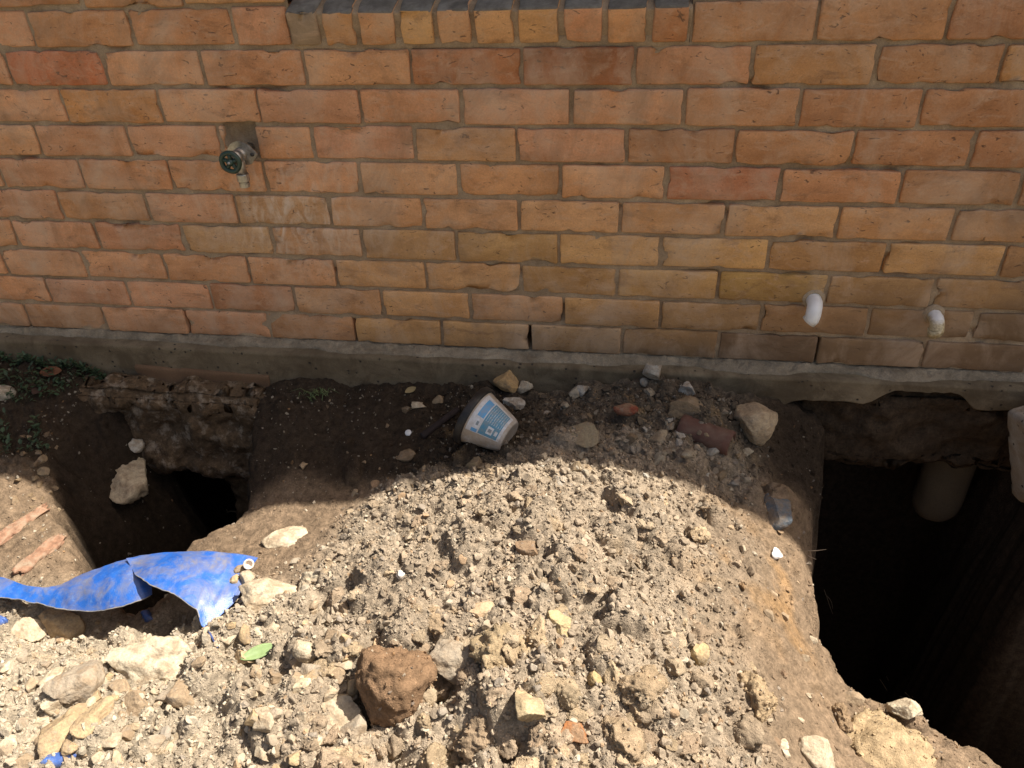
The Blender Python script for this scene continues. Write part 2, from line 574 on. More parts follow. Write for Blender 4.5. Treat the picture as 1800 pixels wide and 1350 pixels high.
def bilin(gx, gy, G, x, y):
    ix = np.clip(np.searchsorted(gx, x, side='right') - 1, 0, len(gx) - 2)
    iy = np.clip(np.searchsorted(gy, y, side='right') - 1, 0, len(gy) - 2)
    tx = np.clip((x - gx[ix]) / (gx[ix + 1] - gx[ix]), 0, 1)
    ty = np.clip((y - gy[iy]) / (gy[iy + 1] - gy[iy]), 0, 1)
    return (G[iy, ix] * (1 - tx) + G[iy, ix + 1] * tx) * (1 - ty) + (G[iy + 1, ix] * (1 - tx) + G[iy + 1, ix + 1] * tx) * ty

def sdf_poly(x, y, poly):
    """signed distance, negative inside"""
    d = np.full(x.shape, 1e9)
    inside = np.zeros(x.shape, bool)
    n = len(poly)
    for i in range(n):
        ax, ay = poly[i]; bx, by = poly[(i + 1) % n]
        ex, ey = bx - ax, by - ay
        t = np.clip(((x - ax) * ex + (y - ay) * ey) / (ex * ex + ey * ey), 0, 1)
        d = np.minimum(d, np.hypot(x - ax - t * ex, y - ay - t * ey))
        c = ((ay > y) != (by > y)) & (x < (bx - ax) * (y - ay) / ((by - ay) if by != ay else 1e-9) + ax)
        inside ^= c
    return np.where(inside, -d, d)

HOLE_R = [(1.03, .34), (1.025, -.06), (1.0, -.2), (.975, -.37), (.975, -.48), (.965, -.565), (1.03, -.655), (1.15, -.70),
          (1.25, -.745), (1.30, -.79), (1.5, -.88), (1.9, -.98), (2.4, -1.1), (3.0, -.8), (2.3, -.42), (1.80, -.26), (1.57, -.20), (1.56, .34)]
HOLE_L = [(-.50, .30), (-.50, -.08), (-.43, -.26), (-.425, -.37), (-.455, -.43), (-.49, -.51), (-.49, -.58), (-.47, -.66), (-.56, -.72),
          (-.66, -.68), (-.78, -.58), (-.88, -.50), (-.97, -.40), (-1.02, -.30), (-1.0, -.15), (-.97, -.05), (-.97, .30)]

def axis(lo, hi, step, lo_end, hi_end, g=1.25):
    a = list(np.arange(lo, hi + 1e-9, step))
    s = step
    left = []
    v = lo
    while v > lo_end:
        s *= g; v -= s; left.append(v)
    s = step; right = []
    v = a[-1]
    while v < hi_end:
        s *= g; v += s; right.append(v)
    return np.array(left[::-1] + a + right)

GX = axis(-1.42, 1.62, 0.0042, -60, 60)
GY = axis(-1.46, 0.0, 0.0042, -60, 60, 1.22)
XX, YY = np.meshgrid(GX, GY)

def rubble_mask(x, y):
    """1 where loose clods lie, 0 on smooth trodden or cut soil"""
    heap = sstep(-.30, -.02, x + 0.25 * noise2(x, y, 4, 2, 3) + 0.35 * np.clip(-.55 - y, 0, 1)) * (1 - sstep(.56, .86, x + 0.10 * noise2(x, y, 6, 2, 5) - 0.30 * np.clip(-.75 - y, 0, 1)))
    heap = heap * sstep(.02, .16, x + .55 * np.clip(-.24 - y, 0, 1) * 1.6 + 0.05)
    left = sstep(-.70, -.82, y + 0.06 * noise2(x, y, 5, 2, 8)) * (1 - sstep(.2, .4, x))
    wall = sstep(.22, .36, x) * (1 - sstep(.78, .9, x)) * sstep(-.42, -.30, y)
    return np.clip(np.maximum(np.maximum(heap, left), wall), 0, 1)

def far_fade(x, y):
    return (1 - sstep(1.9, 2.4, np.abs(x))) * sstep(-2.4, -1.9, y) * (1 - sstep(.4, .55, y))

def base_z(x, y):
    z = bilin(CX, CY, BASE, np.clip(x, -2.19, 2.39), np.clip(y, -2.39, .59))
    return z * far_fade(x, y) + (-.26) * (1 - far_fade(x, y))

def holes(x, y):
    wob = 0.024 * noise2(x, y, 11, 2, 21) + 0.011 * noise2(x, y, 32, 2, 23) + 0.004 * noise2(x, y, 80, 1, 24)
    dr = sdf_poly(x, y, HOLE_R) + wob
    dl = sdf_poly(x, y, HOLE_L) + wob
    return dr, dl

ff = far_fade(XX, YY)
zb = base_z(XX, YY)
rub = rubble_mask(XX, YY) * ff
dr, dl = holes(XX, YY)
rel = 0.026 * noise2(XX, YY, 5, 3, 31) * ff
rel += (0.004 + 0.017 * rub) * noise2(XX, YY, 17, 3, 33) * ff
bil = 1 - np.abs(noise2(XX, YY, 34, 2, 35)) * 2
bil2 = 1 - np.abs(noise2(XX, YY, 78, 2, 37)) * 2
rel += (0.0034 + 0.0075 * rub) * bil * ff
rel += (0.0022 + 0.0028 * rub) * bil2 * ff
rel += (0.0014 + 0.0012 * rub) * noise2(XX, YY, 170, 2, 39) * ff
# domes: half-buried clods of the heap
NB = 420
bx = RS.uniform(-1.0, 1.15, NB); by = RS.uniform(-1.22, -.08, NB)
bk = rubble_mask(bx, by)
keep = RS.uniform(size=NB) < bk * 0.9 + 0.04
dome = np.zeros_like(XX)
for x0, y0, kk in zip(bx, by, keep):
    if not kk: continue
    r0 = 0.012 + 0.045 * RS.uniform() ** 2.2
    ix = np.where(np.abs(GX - x0) < r0 * 1.3)[0]; iy = np.where(np.abs(GY - y0) < r0 * 1.3)[0]
    if len(ix) < 2 or len(iy) < 2: continue
    sl_ = np.s_[iy[0]:iy[-1] + 1, ix[0]:ix[-1] + 1]
    xx, yy = XX[sl_] - x0, YY[sl_] - y0
    a = RS.uniform(0, 3.14); e = RS.uniform(0.65, 1)
    u = (xx * math.cos(a) + yy * math.sin(a)) / r0; v = (-xx * math.sin(a) + yy * math.cos(a)) / (r0 * e)
    q = np.sqrt(u * u + v * v) + 0.22 * noise2(xx + x0, yy + y0, 0.55 / r0, 3, 41)
    dome[sl_] = np.maximum(dome[sl_], r0 * 0.75 * np.sqrt(np.clip(1 - q * q, 0, None)))
rel += dome
lb_ = sstep(-.72, -.95, XX) * sstep(-.50, -.36, YY) * ff
rel += lb_ * (.024 * noise2(XX, YY, 16, 4, 57) + .012 * (1 - 2 * np.abs(noise2(XX, YY, 42, 3, 58))))
fl_ = sstep(.60, .78, XX) * ff
rel += fl_ * (.011 * noise2(XX, YY, 20, 4, 59) - .006 * sstep(.25, .45, noise2(XX, YY * 1.6, 26, 3, 60)))
bk_ = sstep(-.5, -.3, XX) * (1 - sstep(.1, .25, XX)) * sstep(-.45, -.3, YY) * ff
rel += bk_ * (.014 * noise2(XX, YY, 14, 4, 62) + .004 * (1 - 2 * np.abs(noise2(XX, YY, 48, 3, 64))))
nw_ = sstep(-.20, -.07, YY) * ff
rel += nw_ * (.020 * noise2(XX, YY * .5, 9, 4, 65) + .006 * noise2(XX, YY, 40, 3, 66))
# scoops: dark hollows left between clods
for (px, py, rr, dp) in [(632, 1228, .05, .09), (760, 890, .022, .035), (772, 1212, .035, .08), (800, 1330, .05, .05),
                         (690, 1330, .05, .05), (900, 1330, .03, .035), (1195, 900, .02, .02), (292, 1062, .055, .11), (380, 1030, .08, .04), (200, 1050, .08, .05), (110, 1070, .07, .05), (30, 1070, .07, .05)]:
    w = at_z(px, py, -.09 if px > 560 else -.2)
    q = np.hypot(XX - w[0], YY - w[1]) / rr
    rel -= dp * np.exp(-q * q * 1.5)
zz = zb + rel
inR = sstep(-0.012, 0.16, -dr) ** 0.8
wl = np.where(XX < -.66, 0.34, 0.10)
wl = 0.10 + 0.28 * sstep(-.55, -.80, XX) * (1 - sstep(-.10, .03, YY)) * sstep(-.44, -.30, YY)
inL = sstep(-0.005, 1.0, -dl / wl)
inL = np.where(XX < -.6, np.clip(inL ** 0.8, 0, 1), inL)
wallrough = 0.02 * noise2(XX * 1.0, YY * 1.0, 22, 3, 51)
zz = zz - inR * (1.6 + wallrough * 4) - inL * (0.80 + wallrough * 4)
zz += inL * (1 - inL) * (0.20 * noise2(XX, YY, 13, 4, 53) + .06 * (1 - 2 * np.abs(noise2(XX, YY, 40, 3, 54)))) + inR * (1 - inR) * .10 * noise2(XX, YY, 15, 3, 55)
# rounded-off rims
zz -= 0.040 * np.exp(-np.clip(dr, 0, None) / 0.03) * ff
zz -= 0.028 * np.exp(-np.clip(dl, 0, None) / 0.045) * ff
# keep the ground below the footing where it runs under the house
under = (YY > -0.03) & (np.maximum(inR, inL) < .5)
zz = np.where(under, np.minimum(zz, -0.10), zz)
ZZ = zz

def ground_z(x, y):
    x = np.atleast_1d(np.asarray(x, float)); y = np.atleast_1d(np.asarray(y, float))
    return bilin(GX, GY, ZZ, x, y)

def hit(px, py, step=0.004):
    """first point of the ground that a photo pixel looks at"""
    o, d = ray(px, py)
    t = np.arange(0.9, 3.2, step)
    P = o + t[:, None] * d
    below = ground_z(P[:, 0], P[:, 1]) > P[:, 2]
    k = np.argmax(below) if below.any() else len(t) - 1
    return P[k]

def soil_color(x, y, z=None):
    """colour of the earth: pale limey spoil, brown clay, dark topsoil with painted-in shade, rusty patches"""
    rub = rubble_mask(x, y)
    spoil = np.array([0.285, 0.224, 0.156]); clay = np.array([0.190, 0.132, 0.082])
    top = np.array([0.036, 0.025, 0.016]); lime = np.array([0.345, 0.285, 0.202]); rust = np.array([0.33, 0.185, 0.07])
    c = clay + (spoil - clay) * np.clip(rub, 0, 1)[..., None]
    lf = sstep(.1, -.35, x) * sstep(-.62, -.85, y)
    c = c + (lime - c) * (lf * 0.75)[..., None]
    n = noise2(x, y, 9, 4, 61)
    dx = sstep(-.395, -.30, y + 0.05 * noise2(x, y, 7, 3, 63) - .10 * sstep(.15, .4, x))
    dark = dx * (0.95 - 0.30 * sstep(.2, .36, x) * (1 - sstep(.8, .95, x)))  # dark topsoil by the wall, with the shade there painted into its colour
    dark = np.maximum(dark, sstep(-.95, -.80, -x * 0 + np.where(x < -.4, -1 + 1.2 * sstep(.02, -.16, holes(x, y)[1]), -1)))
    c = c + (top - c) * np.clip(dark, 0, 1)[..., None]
    # rusty clay on the right flank
    g = np.exp(-(((x - .74) / .10) ** 2 + ((y + .56) / .14) ** 2)) + .8 * np.exp(-(((x - .86) / .05) ** 2 + ((y + .62) / .2) ** 2))
    g = g * sstep(-.1, .5, noise2(x, y, 14, 4, 67))
    c = c + (rust - c) * np.clip(g * 0.6, 0, .55)[..., None]
    g2 = sstep(.30, .55, noise2(x, y, 23, 3, 71)) * 0.35 * rub
    c = c + (np.array([.31, .205, .10]) - c) * g2[..., None]
    return c * (1 + 0.22 * n)[..., None]

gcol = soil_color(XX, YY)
pit_shade = sstep(.1, .5, np.maximum(inR, inL))
gcol = gcol + (np.array([0.026, 0.018, 0.011]) - gcol) * pit_shade[..., None] * 0.95  # pit walls coloured near black to deepen the shade inside
lawn = 1 - ff
gcol = gcol + (np.array([0.16, 0.14, 0.075]) - gcol) * lawn[..., None]
gv = np.stack([XX, YY, ZZ], -1).reshape(-1, 3)
# xy grid: rows are y -> orient faces upward
ny_, nx_ = XX.shape
gf = grid_faces(ny_, nx_)[:, ::-1]
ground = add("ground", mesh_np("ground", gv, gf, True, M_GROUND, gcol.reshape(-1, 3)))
tag(ground, "excavated earth with a spoil mound and two dug pits below the wall", "ground", kind="structure")

# ------------------------------------------------------------------ house
H = 0.083
house = empty("brick_house", (0, 0, 0))
tag(house, "orange brick house wall with brick window sill and concrete footing", "house")

JOINTS = {
    0: [-0.865, -0.617, -0.375, None, 0.844, 1.087],
    1: [-0.956, -0.711, -0.471, -0.227, 0.014, 0.257, 0.494, 0.731, 0.971, 1.205],
    2: [-0.845, -0.597, -0.354, -0.113, 0.12, 0.364, 0.603, 0.839, 1.075],
    3: [-0.949, -0.704, -0.47, -0.238, 0.005, 0.241, 0.486, 0.718, 0.96, 1.197],
    4: [-1.088, -0.861, -0.623, -0.376, -0.138, 0.103, 0.339, 0.577, 0.826, 1.074],
    5: [-0.954, -0.71, -0.469, -0.226, 0.008, 0.242, 0.48, 0.717, 0.963, 1.203],
    6: [-1.118, -0.879, -0.636, -0.394, -0.157, 0.086, 0.335, 0.578, 0.824, 1.08, 1.33],
    7: [-1.189, -0.949, -0.712, -0.476, -0.237, -0.001, 0.243, 0.479, 0.72, 0.969, 1.205],
    8: [-1.088, -0.847, -0.604, -0.366, -0.126, 0.109, 0.349, 0.588, 0.83, 1.079, 1.314],
    9: [-1.189, -0.946, -0.698, -0.457, -0.213, 0.026, 0.262, 0.498, 0.738, 0.977, 1.223],
}
WIN_L, WIN_R, SILL_Z = -0.245, 0.602, 9 * H
WIN_TOP = SILL_Z + 14 * H
X_MIN, X_MAX, Z_TOP = -4.6, 6.6, 28 * H

def brick_color(x, z, r):
    """albedo by eye: pinkish orange to the left, ochre in the middle low down, brown-red at right"""
    a = np.array(srgb(213, 155, 111)); b = np.array(srgb(204, 157, 101)); c = np.array(srgb(196, 140, 96)); d = np.array(srgb(206, 144, 94))
    tR = float(sstep(.35, 1.0, np.array(x))) * float(sstep(.25, .55, np.array(z)))
    tM = float(sstep(-.6, .15, np.array(x))) * float(1 - sstep(.22, .48, np.array(z)))
    col = a * (1 - tR) + c * tR
    col = col * (1 - tM * .85) + b * tM * .85
    k = r.uniform()
    if k < .14: col = col * .6 + d * .4
    elif k < .26: col = col * np.array([.90, .86, .84])
    elif k < .36: col = col * .75 + b * .25
    col = col * r.uniform(.86, 1.10) * np.array([1, r.uniform(.97, 1.03), r.uniform(.95, 1.05)])
    return tuple(col)

SPECIAL = {(1, 1): srgb(204, 124, 82), (1, 6): srgb(172, 112, 74), (1, 5): srgb(186, 124, 82), (4, 8): srgb(196, 130, 92), (9, 8): srgb(140, 104, 72),
           (5, 3): srgb(205, 158, 112), (6, 3): srgb(205, 160, 112), (7, 8): srgb(188, 146, 86), (2, 2): srgb(206, 146, 92)}

wall_cells = []      # (x0, x1, z0, z1) of joints, for the mortar and the bricks
for c in range(9, -19, -1):
    z0 = (9 - c) * H
    if c in JOINTS:
        js = JOINTS[c]
        segs = []
        if c == 0:
            L = [-0.865, -0.617, -0.375, WIN_L]; Rr = [WIN_R, 0.844, 1.087]
        else:
            L = list(js); Rr = None
        while L[0] > X_MIN: L.insert(0, L[0] - 0.24)
        tgt = Rr if Rr is not None else L
        while tgt[-1] < X_MAX: tgt.append(tgt[-1] + 0.24)
        for arr in ([L, Rr] if Rr is not None else [L]):
            for i in range(len(arr) - 1):
                segs.append((arr[i], arr[i + 1]))
    else:
        off = 0.0 if c % 2 else 0.12
        arr = list(np.arange(X_MIN - 0.24 + off + 0.045, X_MAX + .24, 0.24))
        segs = []
        for i in range(len(arr) - 1):
            a, b = arr[i], arr[i + 1]
            if z0 < WIN_TOP - 0.01:
                if a < WIN_L - 0.03 and b > WIN_L: b = WIN_L
                if a < WIN_R and b > WIN_R + 0.03: a = WIN_R
                if a >= WIN_L - 0.03 and b <= WIN_R + 0.03: continue
            segs.append((a, b))
    for s in segs:
        wall_cells.append((s[0], s[1], z0, z0 + H, c))

vis = []
rest = []
for w in wall_cells:
    cx = (w[0] + w[1]) / 2; cz = (w[2] + w[3]) / 2
    if w[0] > X_MAX or w[1] < X_MIN: continue
    near = (-1.9 < cx < 1.95) and w[4] >= -3
    (vis if near else rest).append(w)
TAP_X0, TAP_X1 = -0.455, -0.375
per_course = {}
vis.sort(key=lambda w: (-w[4], w[0]))
brick_count = 0
fin_v, fin_f, fin_c = [], [], []
for w in vis:
    c = w[4]
    k = sum(1 for q in vis if q[4] == c and q[0] < w[0] and -1.3 < (q[0] + q[1]) / 2)
    r = np.random.RandomState((int((w[0] + 9) * 1000) * 31 + (c + 40) * 977) % 100003)
    gap = r.uniform(.0024, .0052)
    pieces = [(w[0] + gap, w[1] - gap)]
    if c == 3 and w[0] < -.42 < w[1]:
        pieces = [(w[0] + gap, TAP_X0), (TAP_X1, w[1] - gap)]     # brick cut round the tap pipe
    for (a, b) in pieces:
        hx = (b - a) / 2; hz = H / 2 - r.uniform(.0032, .0056)
        fine = w[0] < 1.5 and w[1] > -1.3
        nx = 16 if (b - a) > .15 else (7 if (b - a) > .06 else 4)
        vv, ff_ = box_verts(hx, 0.05, hz, nx, 3, 7, 0.0045, 0.0022, 24, (brick_count * 37 + 5), 0.013)
        me = mesh_np("brick", vv, ff_, True, M_BRICK)
        o = add("brick", me, house, ((a + b) / 2, 0.05 + r.normal() * 0.0014, (w[2] + w[3]) / 2 + r.normal() * .0008),
                (r.normal() * .004, r.normal() * .0025, r.normal() * .004))
        col = brick_color((a + b) / 2, w[2], r)
        if (c, k) in SPECIAL: col = SPECIAL[(c, k)]
        o.color = (col[0], col[1], col[2], 1)
        brick_count += 1
# the rest of the wall, beyond the picture: one joined part
BV, BF = [], []
nb = 0
for w in rest:
    vv, ff_ = box_verts((w[1] - w[0]) / 2 - .005, .05, H / 2 - .005, 2, 1, 2, .003)
    BV.append(vv + np.array([(w[0] + w[1]) / 2, .05, (w[2] + w[3]) / 2])); BF.append(ff_ + nb); nb += len(vv)
bw = add("brickwork", mesh_np("brickwork", np.concatenate(BV), np.concatenate(BF), True, M_BRICK), house)
bw["kind"] = "stuff"
bw.color = (*srgb(186, 122, 80), 1)

# mortar: uneven sheet set back between the bricks
WEEP = [(-0.698, 9), (-0.213, 9), (0.262, 9), (0.977, 9)]
mx = np.concatenate([np.arange(-1.9, 1.9, 0.0065)])
mz = np.arange(-0.004, 11 * H, 0.0065)
MX, MZ = np.meshgrid(mx, mz)
my = 0.0074 + 0.0020 * noise2(MX, MZ, 16, 3, 81) + 0.0018 * noise2(MX, MZ, 70, 3, 83)
# joints that lost their mortar or were smeared flush
my += 0.012 * sstep(.32, .55, noise2(MX, MZ * 2.0, 9, 3, 85))
my -= 0.0022 * sstep(.15, .5, noise2(MX, MZ, 4, 3, 87))
for (wx, c) in WEEP:
    z0 = (9 - c) * H
    m = (np.abs(MX - wx) < 0.0062) & (MZ > z0 + 0.006) & (MZ < z0 + H - .010)
    my = np.where(m, 0.085, my)
tapm = (MX > TAP_X0 - .002) & (MX < TAP_X1 + .002) & (MZ > 6 * H + .006) & (MZ < 7 * H + .004)
my = np.where(tapm, 0.022 + .006 * noise2(MX, MZ, 40, 2, 88), my)
win = (MX > WIN_L + .004) & (MX < WIN_R - .004) & (MZ > SILL_Z + .004)
fm = grid_faces(*MX.shape)
wf = win.reshape(-1)[fm].any(1)
mort = add("mortar", mesh_np("mortar", np.stack([MX, my, MZ], -1).reshape(-1, 3), fm[~wf], True, M_MORTAR), house)
def flat_box(name, x0, x1, y0, y1, z0, z1, mat, parent, bev=0.003):
    vv, ff_ = box_verts((x1 - x0) / 2, (y1 - y0) / 2, (z1 - z0) / 2, 3, 3, 3, bev)
    return add(name, mesh_np(name, vv, ff_, True, mat), parent, ((x0 + x1) / 2, (y0 + y1) / 2, (z0 + z1) / 2))
for (x0, x1, z0, z1) in [(X_MIN, WIN_L, 0, Z_TOP), (WIN_R, X_MAX, 0, Z_TOP), (WIN_L, WIN_R, 0, SILL_Z), (WIN_L, WIN_R, WIN_TOP, Z_TOP)]:
    flat_box("wall_core", x0, x1, 0.092, .27, z0 - .002, z1, M_MORTAR, house)
for (x0, x1, z0, z1) in [(X_MIN, -1.89, 0, Z_TOP), (1.89, X_MAX, 0, Z_TOP), (-1.89, WIN_L - .004, 11 * H - .01, Z_TOP), (WIN_R + .004, 1.89, 11 * H - .01, Z_TOP), (WIN_L, WIN_R, WIN_TOP + .004, Z_TOP)]:
    flat_box("mortar_backing", x0, x1, .008, .091, z0, z1, M_MORTAR, house)

# window sill: bricks laid on edge, sloping outwards
M_SILLTOP = mat_plain("sill_wash", (0.155, 0.135, 0.11), .9, .2, 0, .35, 45, ((.36, .33, .28), .4), .5)
sill = empty("window_sill", (0, 0, 0)); sill.parent = house
SJ = [-0.249, -0.172, -0.093, -0.003, 0.079, 0.158, 0.248, 0.342, 0.43, 0.52, 0.600]
SC = [srgb(148, 124, 96), srgb(216, 158, 104), srgb(212, 156, 110), srgb(222, 170, 112), srgb(214, 160, 114), srgb(220, 166, 114), srgb(224, 170, 114), srgb(220, 156, 112), srgb(222, 162, 112), srgb(200, 138, 94)]
tilt = math.radians(17)
for i in range(10):
    a, b = SJ[i] + .006, SJ[i + 1] - .006
    r = np.random.RandomState(500 + i)
    vv, ff_ = box_verts((b - a) / 2, .058, .037, 6, 9, 6, .005, .0022, 30, 900 + i, .012)
    me = mesh_np("brick", vv, ff_, True, M_BRICK)
    me.materials.append(M_SILLTOP)
    top = np.zeros(len(ff_), np.int32)
    cen = vv[ff_].mean(1)
    top[cen[:, 2] > .033] = 1
    me.polygons.foreach_set("material_index", top)
    o = add("brick", me, sill, ((a + b) / 2, .045 + r.normal() * .001, SILL_Z + .0555 + r.normal() * .0008), (tilt, r.normal() * .012, r.normal() * .008))
    o.color = (*[q * .95 for q in SC[i]], 1)
vv, ff_ = box_verts((WIN_R - WIN_L) / 2 + .001, .055, .0335, 60, 8, 5, .004, .0015, 60, 77)
sm = mesh_np("mortar", vv, ff_, True, M_MORTAR)
add("mortar", sm, sill, ((WIN_L + WIN_R) / 2, .052, SILL_Z + .0525), (tilt, 0, 0))

bvv, bff = box_verts((WIN_R - WIN_L) / 2, .045, .012, 40, 6, 3, .003, .002, 40, 78)
add("mortar", mesh_np("mortar", bvv, bff, True, M_MORTAR), sill, ((WIN_L + WIN_R) / 2, .050, SILL_Z + .010), (math.radians(4), 0, 0))

# window above the sill
M_FRAME = mat_plain("painted_frame", (.70, .69, .65), .5, .4, 0, .08, 30, ((.4, .36, .3), .3))
mg, ndg, lkg, bg_ = new_mat("window_glass", .05, .5)
bg_.inputs["Base Color"].default_value = (.02, .025, .03, 1)
window = empty("window", (0, 0, 0)); window.parent = house
wy = .125
wz0 = SILL_Z + H + .035
flat_box("frame", WIN_L, WIN_L + .05, wy - .02, wy + .03, wz0, WIN_TOP, M_FRAME, window)
flat_box("frame", WIN_R - .05, WIN_R, wy - .02, wy + .03, wz0, WIN_TOP, M_FRAME, window)
flat_box("frame", WIN_L + .051, WIN_R - .051, wy - .02, wy + .03, WIN_TOP - .05, WIN_TOP, M_FRAME, window)
flat_box("frame", WIN_L + .051, WIN_R - .051, wy - .02, wy + .03, wz0, wz0 + .05, M_FRAME, window)
flat_box("pane", WIN_L + .045, WIN_R - .045, wy + .004, wy + .010, wz0 + .045, WIN_TOP - .045, mg, window, .001)

# eaves gutter and roof (above the picture; they cast the shade line on the ground)
M_GUT = mat_plain("gutter_paint", (.42, .40, .36), .5, .4, 0, .06, 10)
M_TILE = mat_plain("roof_tile", (.22, .10, .06), .85, .2, 0, .25, 8)
flat_box("gutter", X_MIN - .1, X_MAX + .1, -.085, -.002, Z_TOP - .06, Z_TOP + .03, M_GUT, house)
rv = np.array([[X_MIN - .1, -.05, Z_TOP + .031], [X_MAX + .1, -.05, Z_TOP + .031], [X_MAX + .1, 3.6, Z_TOP + 1.5], [X_MIN - .1, 3.6, Z_TOP + 1.5],
               [X_MAX + .1, 7.2, Z_TOP + .03], [X_MIN - .1, 7.2, Z_TOP + .03]])
rv2 = np.vstack([rv, rv + np.array([0, 0, .06])])
add("roof", mesh_np("roof", rv2, [np.array([(0, 3, 2, 1), (3, 5, 4, 2), (6, 7, 8, 9), (9, 8, 10, 11), (0, 1, 7, 6), (5, 11, 10, 4), (1, 2, 8, 7), (2, 4, 10, 8), (0, 6, 9, 3), (3, 9, 11, 5)])], False, M_TILE), house)
for (x0, x1, y0, y1) in [(X_MIN, X_MIN + .2, .28, 7.0), (X_MAX - .2, X_MAX, .28, 7.0), (X_MIN + .21, X_MAX - .21, 6.8, 7.0)]:
    flat_box("wall_core", x0, x1, y0, y1, -.2, Z_TOP, M_MORTAR, house)

# concrete footing with its uneven lower edge
def foot_bottom(x):
    b = np.full_like(x, -.135)
    b = np.where(x < -1.02, -.16, b)
    # broken-out scoop over the right pit
    s = np.exp(-np.abs((x - 1.235) / .105) ** 6)
    b = b * (1 - s) + (-.035) * s
    s2 = sstep(.86, .95, x) * (1 - s)
    b = b + s2 * .055
    b = np.where(x > 1.58, -.22, b)
    return b + .006 * noise2(x, x * 0, 30, 3, 91)
FX = np.arange(-1.9, 2.0, .008)
FT = np.linspace(0, 1, 22)
fb = foot_bottom(FX)
fyb = -.046 - .004 * noise2(FX, FX * 0, 3, 2, 93)
V_ = []
# section: back top -> front top edge -> face -> underside -> back bottom
sec_n = 0
rows = []
rows.append(np.stack([FX, np.full_like(FX, .40), np.full_like(FX, -.014)], 1))
rows.append(np.stack([FX, fyb + .006, np.full_like(FX, -.014)], 1))
for t in FT:
    z = -.019 + t * (fb + .019)
    n = .0022 * noise2(FX, z, 22, 3, 95) + .0012 * noise2(FX, z, 90, 2, 96)
    rows.append(np.stack([FX, fyb + n + (.004 if t == 1 else 0), z + .001 * noise2(FX, z, 40, 2, 97)], 1))
rows.append(np.stack([FX, np.full_like(FX, .02), fb - .003], 1))
rows.append(np.stack([FX, np.full_like(FX, .40), fb - .006], 1))
fv = np.stack(rows, 0)
footing = add("footing", mesh_np("footing", fv.reshape(-1, 3), grid_faces(fv.shape[0], fv.shape[1]), True, M_CONC), house)
footing["label"] = "pitted grey-brown concrete footing strip"
for (x0, x1) in [(X_MIN, -1.901), (1.993, X_MAX)]:
    flat_box("footing_run", x0, x1, -.046, .40, -.25, -.014, M_CONC, house)
# rough bedding mortar squeezed out between brick and footing
bxs = np.arange(-1.9, 1.99, .005); bts = np.linspace(0, 1, 14)
BX, BT = np.meshgrid(bxs, bts)
edge = -.014 - .022 * sstep(-.2, .5, noise2(BX, BX * 0, 5, 3, 101)) + .006 * noise2(BX, BX * 0, 30, 3, 103)
by_ = .012 + (edge - .012) * BT
bz_ = .0035 - .014 * BT ** 1.5 + .0085 * noise2(BX, BT * .05, 34, 3, 105) * np.sin(np.clip(BT, 0, 1) * 3.14) + .003 * noise2(BX, BT * .05, 120, 2, 107)
bz_ = np.where(BT > .98, -.0155, bz_)
# missing lengths
gone = sstep(.35, .5, noise2(BX, BX * 0, 3.2, 2, 109))
bz_ = bz_ - gone * .014 * BT
add("bedding_mortar", mesh_np("bedding_mortar", np.stack([BX, by_, bz_], -1).reshape(-1, 3), grid_faces(*BX.shape)[:, ::-1], True, M_BED), footing)
vv, ff_ = box_verts(.20, .05, .030, 30, 6, 8, .006, .004, 18, 3)
lb = add("lower_band", mesh_np("lower_band", vv, ff_, True, M_BOARD), footing, (-.665, -.004, -.112), (0, math.radians(1.5), 0))
lb["label"] = "brown stained band below the concrete face"

# ------------------------------------------------------------------ earth hanging under the footing
M_BANK = mat_soil("bank_soil", use_tint=False, grain=200, bstr=0.9, bdist=.006, var=.5)
M_BANK2 = mat_soil("bank_limestone", use_tint=False, grain=160, bstr=0.9, bdist=.006, var=.5, pale=.55)
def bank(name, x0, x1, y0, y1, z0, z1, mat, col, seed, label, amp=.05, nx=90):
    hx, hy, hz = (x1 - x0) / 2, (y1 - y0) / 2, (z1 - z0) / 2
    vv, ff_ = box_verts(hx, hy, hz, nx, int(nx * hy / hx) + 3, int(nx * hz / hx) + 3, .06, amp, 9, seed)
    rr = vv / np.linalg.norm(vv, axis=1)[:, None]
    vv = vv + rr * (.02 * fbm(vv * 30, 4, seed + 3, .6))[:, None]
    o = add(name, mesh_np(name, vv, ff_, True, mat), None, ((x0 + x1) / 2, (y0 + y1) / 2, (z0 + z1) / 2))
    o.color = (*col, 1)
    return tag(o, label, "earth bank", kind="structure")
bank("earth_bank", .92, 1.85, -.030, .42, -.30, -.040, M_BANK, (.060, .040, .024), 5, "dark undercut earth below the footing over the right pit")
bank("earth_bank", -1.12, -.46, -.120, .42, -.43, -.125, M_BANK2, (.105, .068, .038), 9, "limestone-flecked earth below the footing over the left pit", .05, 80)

bank("earth_bank", -.70, -.42, -.075, .42, -.95, -.35, M_BANK, (.12, .082, .046), 13, "plain brown cut earth face at the right of the left pit", .03, 50)

# ------------------------------------------------------------------ loose earth: crumbs nobody could count
def in_hole(x, y):
    a, b = holes(x, y)
    return np.minimum(a, b) < -0.01

def scatter(n, dens, seed, box=(-1.4, 1.4, -1.46, -.07)):
    r = np.random.RandomState(seed)
    out = []
    got = 0
    while got < n:
        x = r.uniform(box[0], box[1], n * 3); y = r.uniform(box[2], box[3], n * 3)
        k = (r.uniform(size=n * 3) < dens(x, y))
        out.append(np.stack([x[k], y[k]], 1)); got += k.sum()
    return np.concatenate(out)[:n]

